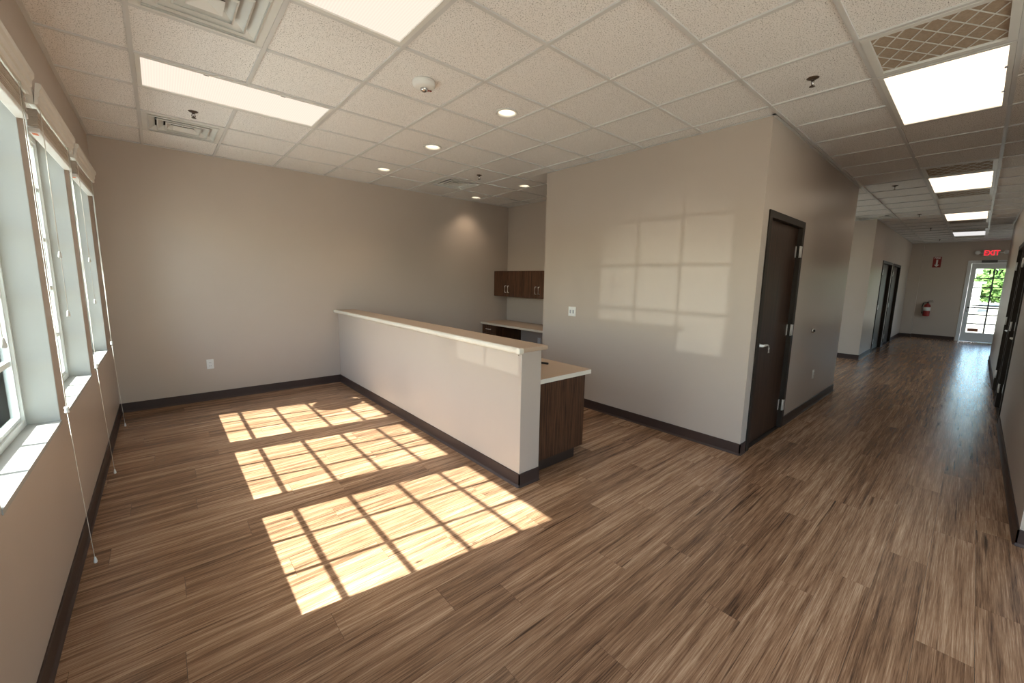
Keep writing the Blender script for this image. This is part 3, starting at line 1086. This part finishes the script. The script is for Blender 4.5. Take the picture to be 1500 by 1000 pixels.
# ------------------------------------------------------------------ sprinklers and smoke detector
SP = [(-0.869, 2.17, 'sprinkler head in the tile between light panel and vent'), (2.10, 2.123, 'sprinkler head beside the vent over the reception desk'), (2.17, -1.55, 'sprinkler head in front of the wide blank wall corner'),
      (6.40, -1.53, 'sprinkler head by the end of the wide blank wall'), (9.60, -1.55, 'sprinkler head opposite the side passage far corner'), (12.2, -1.56, 'sprinkler head above the pair of dark doors'), (15.3, -1.57, 'sprinkler head nearest the end wall')]
for x, y, lb in SP:
    root = empty('sprinkler', (x, y, H))
    mt = Matrix.Translation((x, y, 0))
    es = lathe('escutcheon', [(0.010, TZ - 0.012), (0.024, TZ - 0.008), (0.036, TZ - 0.001), (0.036, TZ), (0.0, TZ)], 'brass_dark', None, 20, mt)
    by = lathe('body', [(0, H - 0.036), (0.006, H - 0.036), (0.008, H - 0.02), (0.011, H - 0.004), (0, H - 0.004)], 'chrome', None, 12, mt)
    ar = tube('frame_arm', [(x - 0.010, y, H - 0.010), (x - 0.014, y, H - 0.026), (x - 0.004, y, H - 0.042), (x + 0.004, y, H - 0.042), (x + 0.014, y, H - 0.026), (x + 0.010, y, H - 0.010)], 0.0025, 'brass_dark', None, 6)
    df = lathe('deflector', [(0, H - 0.046), (0.017, H - 0.044), (0.017, H - 0.042), (0, H - 0.042)], 'brass_dark', None, 16, mt)
    at_origin(root, [es, by, ar, df])
    tag(root, lb, 'sprinkler', 'ceiling sprinkler heads')

sx, sy = 0.305, 0.305
root = empty('smoke_detector', (sx, sy, H))
mt = Matrix.Translation((sx, sy, 0))
p1 = lathe('base', [(0, TZ), (0.074, TZ), (0.078, TZ - 0.010), (0.078, TZ - 0.024), (0, TZ - 0.024)], 'plastic', None, 32, mt)
p2 = lathe('cover', [(0.077, TZ - 0.024), (0.074, TZ - 0.036), (0.066, TZ - 0.043), (0.030, TZ - 0.047), (0, TZ - 0.047)], 'plastic', None, 32, mt)
p3 = lathe('strobe', [(0.024, TZ - 0.046), (0.024, TZ - 0.058), (0.014, TZ - 0.068), (0, TZ - 0.069)], 'chrome', None, 16, mt)


def text_mesh(txt, size, mat, mtx, name='lettering', ext=0.001):
    cu = bpy.data.curves.new('txt', 'FONT')
    cu.body = txt
    cu.size = size
    cu.extrude = ext
    cu.offset = size * 0.025
    cu.align_x = 'CENTER'
    cu.align_y = 'CENTER'
    ob = bpy.data.objects.new('txt', cu)
    COL.objects.link(ob)
    bpy.context.view_layer.update()
    me = bpy.data.meshes.new_from_object(ob.evaluated_get(bpy.context.evaluated_depsgraph_get()))
    bpy.data.objects.remove(ob)
    me.transform(mtx)
    me.materials.clear()
    return link(name, me, mat)


td = Vector((sx, sy, 0)) - Vector((CAM.x, CAM.y, 0))
td.normalize()
tr_ = Vector((td.y, -td.x, 0))
tm = Matrix(((tr_.x, -td.x, 0, sx + tr_.x * 0.030 + td.x * 0.034), (tr_.y, -td.y, 0, sy + tr_.y * 0.030 + td.y * 0.034), (0, 0, -1, TZ - 0.0465), (0, 0, 0, 1)))
p4 = text_mesh('FIRE', 0.026, 'red', tm)
at_origin(root, [p1, p2, p3, p4])
tag(root, 'white round smoke detector with clear strobe and red lettering', 'smoke detector')


# ------------------------------------------------------------------ outlets
def outlet(name, label, cat, mtx, gang=1, dark=False, group=None):
    """plate in the local XZ plane facing -Y, placed by mtx"""
    root = empty(name)
    root.matrix_world = mtx
    w = 0.035 if gang == 1 else 0.058
    box('plate', -w, w, -0.006, 0.0, -0.058, 0.058, 'plastic', root, 0.002, 2)
    xs = [0] if gang == 1 else [-0.023, 0.023]
    for xx in xs:
        if gang == 1:
            for zz in (-0.020, 0.020):
                rc = box('receptacle', xx - 0.015, xx + 0.015, -0.008, -0.006, zz - 0.013, zz + 0.013, 'plastic', root, 0.003, 2)
                boxes('slot', [(xx - 0.008, xx - 0.005, -0.0086, -0.008, zz - 0.006, zz + 0.005), (xx + 0.005, xx + 0.008, -0.0086, -0.008, zz - 0.006, zz + 0.005)], 'slot', rc)
        else:
            box('receptacle', xx - 0.013, xx + 0.013, -0.008, -0.006, -0.024, 0.020, 'grey_recept', root, 0.004, 2)
    tag(root, label, cat, group)


RZp = lambda a: Matrix.Rotation(math.radians(a), 4, 'Z')
outlet('electrical_outlet', 'white duplex outlet low on the long far wall', 'outlet', Matrix.Translation((-0.814, YF, 0.45)))
outlet('wall_jack', 'white double jack plate on the wide blank wall', 'outlet', Matrix.Translation((XB, 0.88, 1.166)) @ RZp(-90), 2)
outlet('electrical_outlet', 'white duplex outlet on the corridor wall past the wooden door', 'outlet', Matrix.Translation((4.95, YB, 0.43)))
outlet('electrical_outlet', 'white duplex outlet in the knee space under the back worktop', 'outlet', Matrix.Translation((XR, 2.73, 0.45)) @ RZp(-90))

# door stop
root = empty('door_stop', (4.64, YB, 1.01))
a_ = Matrix.Translation((4.64, YB, 1.01)) @ Matrix.Rotation(math.pi / 2, 4, 'X')
p1 = lathe('cup', [(0, 0.0), (0.026, 0.0), (0.027, 0.010), (0.020, 0.022), (0, 0.022)], 'chrome', None, 20, a_)
p2 = lathe('bumper', [(0, 0.022), (0.016, 0.022), (0.014, 0.032), (0, 0.034)], 'black', None, 16, a_)
at_origin(root, [p1, p2])
tag(root, 'round wall-mounted door stop on the corridor wall', 'door stop')


# ------------------------------------------------------------------ doors
def door(idx, x0, x1, zt, yface, ny, label, hinge_right=True, hardware=True, depth=WT, recess=0.03, leafmat='door_wood'):
    """opening x0..x1 in a wall whose room face is y=yface with outward normal ny (+1/-1)"""
    def Y(t):
        return yface + ny * t
    fwid = 0.05
    root = struct(boxes('door_%d' % idx, [(x0 - 0.03, x0 + fwid - 0.03 + 0.02, Y(0.012), Y(-depth), 0, zt + 0.03), (x1 - fwid + 0.03 - 0.02, x1 + 0.03, Y(0.012), Y(-depth), 0, zt + 0.03), (x0 + 0.04, x1 - 0.04, Y(0.012), Y(-depth), zt - 0.03, zt + 0.03)], 'door_frame'), label)
    lx0, lx1 = x0 + 0.043, x1 - 0.043
    leaf = box('door_leaf', lx0, lx1, Y(-recess), Y(-recess - 0.044), 0.012, zt - 0.034, leafmat, root, 0.002)
    boxes('stop', [(x0 + 0.04, x0 + 0.055, Y(-recess - 0.046), Y(-depth), 0, zt - 0.03), (x1 - 0.055, x1 - 0.04, Y(-recess - 0.046), Y(-depth), 0, zt - 0.03)], 'door_frame', root)
    hx = x1 - 0.041 if hinge_right else x0 + 0.041
    s = 1 if hinge_right else -1
    for zz in (1.885, 1.075, 0.255):
        h = boxes('hinge', [(hx - 0.030, hx + 0.038, Y(-recess + 0.0005), Y(-recess + 0.003), zz - 0.057, zz + 0.057), (hx - 0.004, hx + 0.036, Y(0.012), Y(0.0145), zz - 0.057, zz + 0.057)], 'nickel', root)
        bm = bmesh.new()
        add_tube(bm, [(hx, Y(0.004), zz - 0.06), (hx, Y(0.004), zz + 0.06)], 0.007, 10)
        link('pin', bm_mesh(bm, 'pin', True), 'nickel', h)
    if hardware:
        kx = lx0 + 0.075 if hinge_right else lx1 - 0.075
        zl = 0.985
        yl = Y(-recess)
        rot = Matrix.Rotation(math.pi / 2 * (1 if ny < 0 else -1), 4, 'X')
        rose = lathe('rose', [(0, 0), (0.036, 0), (0.036, 0.006), (0.030, 0.012), (0.014, 0.014), (0.013, 0.050), (0, 0.050)], 'nickel', leaf, 24, Matrix.Translation((kx, yl, zl)) @ rot)
        tube('lever', [(kx, yl + ny * 0.044, zl), (kx + s * 0.03, yl + ny * 0.050, zl + 0.001), (kx + s * 0.08, yl + ny * 0.050, zl), (kx + s * 0.128, yl + ny * 0.046, zl - 0.004)], [0.012, 0.011, 0.010, 0.008], 'nickel', leaf, 10)
        return root, leaf, (kx, yl, zl)
    return root, leaf, None


r1, leaf1, kp = door(1, DX0, DX1, DZ, YB, -1, 'dark espresso wooden door with chrome lever and hanging keys')
# keys hanging from the lever's cylinder
kx, ky, kz = kp
root = empty('key_ring', (kx + 0.10, ky - 0.06, kz))
bm = bmesh.new()
for k in range(16):
    a, b_ = 2 * math.pi * k / 16, 2 * math.pi * (k + 1) / 16
    add_tube(bm, [(kx + 0.135 + 0.011 * math.cos(a), ky - 0.055, kz - 0.016 + 0.011 * math.sin(a)), (kx + 0.135 + 0.011 * math.cos(b_), ky - 0.055, kz - 0.016 + 0.011 * math.sin(b_))], 0.0012, 5)
p1 = link('ring', bm_mesh(bm, 'ring'), 'nickel')
kl = []
for dx, rot in ((0.0, 0.05), (0.006, -0.18)):
    m_ = Matrix.Translation((kx + 0.135 + dx, ky - 0.056 - dx * 0.3, kz - 0.027)) @ Matrix.Rotation(rot, 4, 'Y')
    bm = bmesh.new()
    add_lathe(bm, [(0, -0.001), (0.012, -0.001), (0.012, 0.001), (0, 0.001)], 14, m_ @ Matrix.Translation((0, 0, -0.010)) @ Matrix.Rotation(math.pi / 2, 4, 'X'))
    bm2 = bmesh.new()
    add_box(bm2, -0.0035, 0.0035, -0.001, 0.001, -0.052, -0.018)
    for v in bm2.verts:
        v.co = m_ @ v.co
    me2 = bpy.data.meshes.new('t')
    bm2.to_mesh(me2)
    bm2.free()
    bm.from_mesh(me2)
    kl.append(link('key', bm_mesh(bm, 'key'), 'nickel'))
at_origin(root, [p1] + kl)
tag(root, 'keys on a small ring hanging from the door lever', 'keys')

door(2, FD[0][0], FD[0][1], FZ, YK, -1, 'dark corridor door nearest the side passage', False, False, WT, 0.05)
door(3, FD[1][0], FD[1][1], FZ, YK, -1, 'dark corridor door nearest the fire extinguisher', False, False, WT, 0.05)
door(4, RD[0][0], RD[0][1], RZ, YC, 1, 'narrow-seen dark door nearest the corridor mouth', True, True, WT, 0.03)
door(5, RD[1][0], RD[1][1], RZ, YC, 1, 'narrow-seen dark door further along the corridor', True, True, WT, 0.03)
for nm_, (a, b_), yy in (('door_backing', FD[0], YK + WT), ('door_backing', FD[1], YK + WT)):
    pass
struct(boxes('wall_rooms_behind', [(FD[0][0] - .1, FD[1][1] + .1, YK + WT + 0.005, YK + WT + 0.05, -0.15, ZT), (RD[0][0] - .1, RD[1][1] + .1, YC - WT - 0.05, YC - WT - 0.005, -0.15, ZT), (DX0 - .03, DX1 + .1, YB + WT + 0.005, YB + WT + 0.05, -0.15, ZT)], 'wall'))

# glazed exit door
root = struct(boxes('door_6', [(XF - 0.015, XF + 0.16, GY0 - 0.03, GY0 + 0.05, 0, GZ + 0.03), (XF - 0.015, XF + 0.16, GY1 - 0.05, GY1 + 0.03, 0, GZ + 0.03), (XF - 0.015, XF + 0.16, GY0 + 0.05, GY1 - 0.05, GZ - 0.05, GZ + 0.03)], 'alu'), 'white glazed exit door with grid of panes')
ly0, ly1 = GY0 + 0.053, GY1 - 0.053
gx0, gx1 = XF + 0.03, XF + 0.075
gl0, gl1, gz0, gz1 = ly0 + 0.10, ly1 - 0.10, 0.27, 2.12
leaf = boxes('door_leaf', [(gx0, gx1, ly0, gl0, 0.012, GZ - 0.053), (gx0, gx1, gl1, ly1, 0.012, GZ - 0.053), (gx0, gx1, gl0, gl1, 0.012, gz0), (gx0, gx1, gl0, gl1, gz1, GZ - 0.053)], 'alu', root)
rows = 7
yl = [gl0, (gl0 + gl1) / 2, gl1]
zl = [gz0 + (gz1 - gz0) * k / rows for k in range(rows + 1)]
box('muntin', gx0 + 0.012, gx1 - 0.012, yl[1] - 0.016, yl[1] + 0.016, gz0, gz1, 'muntin_dark', leaf)
for zz in zl[1:-1]:
    box('muntin', gx0 + 0.013, gx1 - 0.013, gl0, gl1, zz - 0.015, zz + 0.015, 'muntin_dark', leaf)
for i in range(2):
    for j in range(rows):
        box('pane', gx0 + 0.020, gx0 + 0.024, yl[i], yl[i + 1], zl[j], zl[j + 1], 'glass', leaf)
pb = boxes('push_bar', [(gx0 - 0.055, gx0 - 0.030, ly0 + 0.05, ly1 - 0.05, 0.985, 1.02), (gx0 - 0.055, gx0, ly0 + 0.05, ly0 + 0.09, 0.985, 1.02), (gx0 - 0.055, gx0, ly1 - 0.09, ly1 - 0.05, 0.985, 1.02)], 'muntin_dark', leaf)
lathe('lock', [(0, 0), (0.022, 0), (0.022, 0.012), (0, 0.014)], 'chrome', leaf, 16, Matrix.Translation((gx0, ly1 - 0.05, 0.90)) @ Matrix.Rotation(-math.pi / 2, 4, 'Y'))
boxes('door_closer', [(XF - 0.075, XF - 0.017, -2.72, -2.42, GZ - 0.035, GZ + 0.03), (XF - 0.060, XF - 0.045, -3.05, -2.72, GZ - 0.02, GZ - 0.008)], 'muntin_dark', root)
rotx = Matrix(((0, 0, -1, 0), (-1, 0, 0, 0), (0, 1, 0, 0), (0, 0, 0, 1)))     # text facing -x
t = text_mesh('107', 0.20, 'black', Matrix.Translation((gx0 + 0.017, yl[1] - 0.02, 2.02)) @ rotx, 'door_number')
t.parent = root
p = box('notice', gx0 + 0.0165, gx0 + 0.0185, gl1 - 0.24, gl1 - 0.03, gz0 + 0.03, gz0 + 0.12, 'brown_paper', root)

# ------------------------------------------------------------------ exit sign, extinguisher and its sign
root = empty('exit_sign', (XF, -2.58, 2.56))
p1 = box('housing', XF - 0.055, XF, -2.74, -2.42, 2.47, 2.65, 'exit_body', None, 0.008, 2)
p2 = text_mesh('EXIT', 0.20, 'exit_red', Matrix.Translation((XF - 0.057, -2.58, 2.56)) @ rotx @ Matrix.Diagonal((0.72, 1.0, 1.0, 1.0)), 'lettering', 0.002)
ps = [p1, p2]
for s in (-1, 1):
    c = Matrix.Translation((XF - 0.05, -2.58 + s * 0.27, 2.58)) @ Matrix.Rotation(-math.pi / 2, 4, 'Y') @ Matrix.Rotation(0.4 * s, 4, 'X')
    hd = lathe('emergency_lamp', [(0, -0.045), (0.035, -0.04), (0.055, 0.0), (0.055, 0.02), (0, 0.024)], 'plastic', None, 16, c)
    am = box('lamp_arm', XF - 0.05, XF - 0.02, -2.58 + s * 0.16, -2.58 + s * 0.26, 2.555, 2.58, 'plastic')
    ps += [hd, am]
at_origin(root, ps)
tag(root, 'glowing red EXIT sign with two emergency lamps above glazed door', 'exit sign')

ex, ey = XF - 0.09, -1.47
root = empty('fire_extinguisher', (ex, ey, 0.68))
mt = Matrix.Translation((ex, ey, 0))
p1 = lathe('cylinder', [(0, 0.68), (0.07, 0.68), (0.078, 0.70), (0.078, 0.99), (0.06, 1.04), (0.025, 1.06), (0.022, 1.09), (0, 1.09)], 'red', None, 24, mt)
p2 = lathe('label_band', [(0.0785, 0.85), (0.0795, 0.85), (0.0795, 0.96), (0.0785, 0.96), (0.0785, 0.85)], 'paper', None, 24, mt)
p3 = boxes('valve', [(ex - 0.02, ex + 0.02, ey - 0.02, ey + 0.02, 1.085, 1.12), (ex - 0.012, ex + 0.012, ey - 0.12, ey + 0.01, 1.12, 1.132), (ex - 0.012, ex + 0.012, ey - 0.11, ey - 0.01, 1.155, 1.165)], 'black')
p4 = tube('hose', [(ex, ey + 0.02, 1.10), (ex - 0.02, ey + 0.09, 1.08), (ex - 0.03, ey + 0.11, 0.98), (ex - 0.02, ey + 0.10, 0.82), (ex - 0.02, ey + 0.095, 0.76)], [0.012, 0.012, 0.012, 0.012, 0.018], 'black')
p5 = box('bracket', ex + 0.07, XF, ey - 0.03, ey + 0.03, 0.75, 1.10, 'black')
at_origin(root, [p1, p2, p3, p4, p5])
tag(root, 'red fire extinguisher with black hose hung on end wall', 'fire extinguisher')

root = empty('fire_extinguisher_sign', (XF, -1.52, 2.33))
p1 = box('plate', XF - 0.006, XF, -1.61, -1.43, 2.17, 2.49, 'red')
p2 = text_mesh('FIRE', 0.075, 'paper', Matrix.Translation((XF - 0.008, -1.52, 2.45)) @ rotx)
p3 = prism('arrow', [(-1.52, 2.185), (-1.465, 2.25), (-1.50, 2.25), (-1.50, 2.40), (-1.54, 2.40), (-1.54, 2.25), (-1.575, 2.25)], 'x', XF - 0.009, XF - 0.007, 'paper')
at_origin(root, [p1, p2, p3])
tag(root, 'small red sign with white arrow above the fire extinguisher', 'sign')

# ------------------------------------------------------------------ reception desk behind the half wall
DYE = -0.244
root = empty('desk_cabinet', (1.2, 0.4, 0))
p1 = box('end_panel', HX1 + 0.002, 1.548, DYE, DYE + 0.02, 0.085, 0.733, 'cab_wood')
p2 = box('carcass', HX1 + 0.002, 1.525, DYE + 0.021, 0.62, 0.085, 0.733, 'cab_wood')
p3 = box('toe_kick', HX1 + 0.002, 1.44, DYE + 0.004, 0.62, 0.0, 0.0845, 'toe')
ps = [p1, p2, p3]
for k in range(3):
    z0 = 0.10 + k * 0.21
    d = box('drawer', 1.526, 1.546, DYE + 0.025, 0.615, z0, z0 + 0.203, 'cab_wood')
    tube('handle', [(1.546, 0.12, z0 + 0.12), (1.572, 0.12, z0 + 0.12), (1.572, 0.26, z0 + 0.12), (1.546, 0.26, z0 + 0.12)], 0.004, 'chrome', d)
    ps.append(d)
at_origin(root, ps)
tag(root, 'dark striped wood pedestal with recessed toe kick at the half wall end', 'cabinet')
root = empty('desk_worktop', (1.25, 1.6, 0.734))
p1 = box('top', HX1 + 0.001, 1.606, DYE - 0.022, YF - 0.002, 0.735, 0.776, 'lam_top', None, 0.006, 2)
p2 = box('bracket', HX1 + 0.001, 1.45, 2.4, 2.43, 0.45, 0.7345, 'toe')
p3 = box('edge_band', HX1 + 0.001, 1.600, DYE - 0.024, DYE - 0.0222, 0.738, 0.773, 'lam_nose')
at_origin(root, [p1, p2, p3])
tag(root, 'tan laminate desk worktop fixed behind the half wall', 'worktop')
root = empty('black_marker', (1.402, 0.159, 0.776))
mt = Matrix.Translation((1.402, 0.159, 0.786)) @ Matrix.Rotation(math.radians(111), 4, 'Z') @ Matrix.Rotation(math.pi / 2, 4, 'Y')
p1 = lathe('barrel', [(0, -0.07), (0.009, -0.07), (0.010, -0.06), (0.010, 0.03), (0, 0.03)], 'black', None, 14, mt)
p2 = lathe('pen_cap', [(0, 0.03), (0.0105, 0.03), (0.0095, 0.07), (0, 0.07)], 'black', None, 14, mt)
at_origin(root, [p1, p2])
tag(root, 'small dark stick lying on the tan desk worktop', 'marker')

# ------------------------------------------------------------------ cabinets in the recess
CF = 3.30
root = empty('base_cabinet', (3.6, 3.43, 0))
ps = [box('carcass', CF, XR - 0.002, 3.225, 3.655, 0.09, 0.717, 'cab_wood'), box('toe_kick', CF + 0.07, XR - 0.002, 3.225, 3.655, 0.0, 0.0895, 'toe')]
for z0, z1 in ((0.565, 0.712), (0.335, 0.56), (0.10, 0.33)):
    d = box('drawer', CF - 0.020, CF - 0.001, 3.23, 3.62, z0, z1, 'cab_wood', None, 0.002)
    zc = (z0 + z1) / 2
    tube('handle', [(CF - 0.020, 3.37, zc), (CF - 0.048, 3.37, zc), (CF - 0.048, 3.49, zc), (CF - 0.020, 3.49, zc)], 0.007, 'nickel', d)
    ps.append(d)
at_origin(root, ps)
tag(root, 'dark wood drawer pedestal in the corner under the back worktop', 'cabinet')
root = empty('back_worktop', (3.58, 2.6, 0.718))
ps = [box('top', 3.262, XR - 0.001, YR + 0.002, YF - 0.002, 0.718, 0.758, 'lam_top', None, 0.006, 2), box('edge_band', 3.260, 3.2618, YR + 0.002, YF - 0.002, 0.721, 0.755, 'lam_nose'),
      box('support_panel', 3.30, XR - 0.002, YR + 0.003, YR + 0.023, 0.0, 0.7175, 'cab_wood')]
at_origin(root, ps)
tag(root, 'tan laminate worktop along the back wall under the wall cabinets', 'worktop')


def upper(y0, y1, label):
    xf = 3.585
    root = empty('wall_cabinet', ((xf + XR) / 2, (y0 + y1) / 2, 1.235))
    ps = [box('carcass', xf, XR - 0.001, y0 + 0.001, y1 - 0.001, 1.235, 1.70, 'cab_wood')]
    m = (y0 + y1) / 2
    for a, b_, hy in ((y0 + 0.003, m - 0.0015, m - 0.04), (m + 0.0015, y1 - 0.003, m + 0.04)):
        d = box('door', xf - 0.020, xf - 0.001, a, b_, 1.238, 1.697, 'cab_wood', None, 0.002)
        tube('handle', [(xf - 0.020, hy, 1.31), (xf - 0.048, hy, 1.31), (xf - 0.048, hy, 1.43), (xf - 0.020, hy, 1.43)], 0.0075, 'nickel', d)
        ps.append(d)
    at_origin(root, ps)
    tag(root, label, 'wall cabinet', 'dark wall cabinets in the recess')


upper(2.862, 3.657, 'dark wood two-door wall cabinet in the back corner')
upper(2.065, 2.860, 'dark wood two-door wall cabinet beside the corner one')

# ------------------------------------------------------------------ outside
struct(box('ground', -80, 120, -80, 80, -0.40, -0.20, 'dirt'), 'pale dry ground outside')
struct(box('pavement_walk', -4.2, XW - 0.235, -9, 8, -0.20, -0.152, 'concrete'), 'concrete walk outside the windows')
struct(box('pavement_exit', XF + 0.21, XF + 2.4, -6, 1, -0.20, -0.10, 'concrete'), 'concrete pad outside exit door')


def leaves(bm, c, rx, rz, n, s, rnd):
    for _ in range(n):
        v = Vector((rnd.gauss(0, 1), rnd.gauss(0, 1), rnd.gauss(0, 1))).normalized() * rnd.uniform(0.55, 1.0)
        p_ = Vector(c) + Vector((v.x * rx, v.y * rx, v.z * rz))
        a = Vector((rnd.gauss(0, 1), rnd.gauss(0, 1), rnd.gauss(0, 1))).normalized()
        b_ = a.orthogonal().normalized()
        q = [p_ + a * s, p_ + b_ * s * 0.55, p_ - a * s, p_ - b_ * s * 0.55]
        bm.faces.new([bm.verts.new(t_) for t_ in q])


def tree(loc, h, rx, rz, label, seed, n=2600, s=0.34, cat='tree', name='tree'):
    rnd = random.Random(seed)
    root = empty(name, loc)
    bm = bmesh.new()
    for _ in range(7):
        o_ = (rnd.uniform(-.5, .5) * rx, rnd.uniform(-.5, .5) * rx, h + rnd.uniform(-.35, .35) * rz)
        leaves(bm, o_, rx * 0.62, rz * 0.6, n // 7, s, rnd)
    link('foliage', bm_mesh(bm, 'foliage'), 'leaf', root)['kind'] = 'stuff'
    tube('trunk', [(0, 0, 0), (0.05, 0.03, h * 0.5), (0, 0, h)], [rx * 0.09, rx * 0.07, rx * 0.04], 'bark', root)
    tag(root, label, cat)


tree((64, -5.0, -0.2), 2.3, 3.2, 2.3, 'leafy green tree straight behind the exit door glass', 1)
tree((74, -16.5, -0.2), 2.6, 4.0, 2.4, 'wider green tree beyond the exit door', 2)
tree((64, 4.2, -0.2), 2.4, 3.2, 2.3, 'green tree beside the white building', 3)
root = empty('white_building', (46, -1.0, -0.2))
ps = [box('wall', 44, 50, -2.6, 5, -0.2, 1.95, 'building'), box('roof', 43.8, 50.2, -2.8, 5.2, 1.95, 2.08, 'roof')]
for k in range(3):
    ps.append(box('window', 43.97, 44.0, -1.9 + k * 1.8, -1.2 + k * 1.8, 0.9, 1.7, 'duct'))
at_origin(root, ps)
tag(root, 'low white building seen through the exit door', 'building')
# porch post and shrub outside the first window
root = empty('porch_post', (-6.0, 4.3, -0.2))
ps = [box('shaft', -6.12, -5.88, 4.18, 4.42, 0.1, 3.0, 'vinyl'), box('plinth', -6.18, -5.82, 4.12, 4.48, -0.2, 0.1, 'vinyl')]
at_origin(root, ps)
tag(root, 'pale square post standing outside the first window', 'post')
tree((-7.6, 7.2, -0.2), 0.45, 0.8, 0.55, 'low green shrub outside the first window', 5, 900, 0.07, 'shrub', 'shrub')
tree((-7.9, 4.9, -0.2), 0.42, 0.7, 0.5, 'rounded low shrub past the porch post', 6, 800, 0.07, 'shrub', 'shrub')
root = empty('shadow_lantern', (XW - 0.23, 2.965, 2.85))  # invented lamp, placed so its shadow notches the third sun patch
mt = Matrix.Translation((-2.2, 2.965, 0))
p1 = lathe('shade', [(0.24, 2.42), (0.235, 2.46), (0.20, 2.54), (0.12, 2.61), (0.05, 2.64), (0.045, 2.70), (0, 2.70), (0, 2.69), (0.04, 2.635), (0.115, 2.60), (0.195, 2.53), (0.23, 2.455), (0.235, 2.42), (0.24, 2.42)], 'black', None, 28, mt)
p2 = tube('gooseneck', [(-2.2, 2.965, 2.69), (-2.2, 2.965, 2.84), (-2.14, 2.965, 2.92), (-2.02, 2.965, 2.93), (XW - 0.23, 2.965, 2.85)], 0.012, 'black')
p3 = lathe('wall_plate', [(0, 0), (0.06, 0), (0.06, 0.015), (0, 0.02)], 'black', None, 20, Matrix.Translation((XW - 0.23, 2.965, 2.85)) @ Matrix.Rotation(-math.pi / 2, 4, 'Y'))
at_origin(root, [p1, p2, p3])
tag(root, 'unseen dome lamp added outside to notch the sun patch by the back corner', 'lamp')
print('tiles', ntile, 'planks', len(planks))
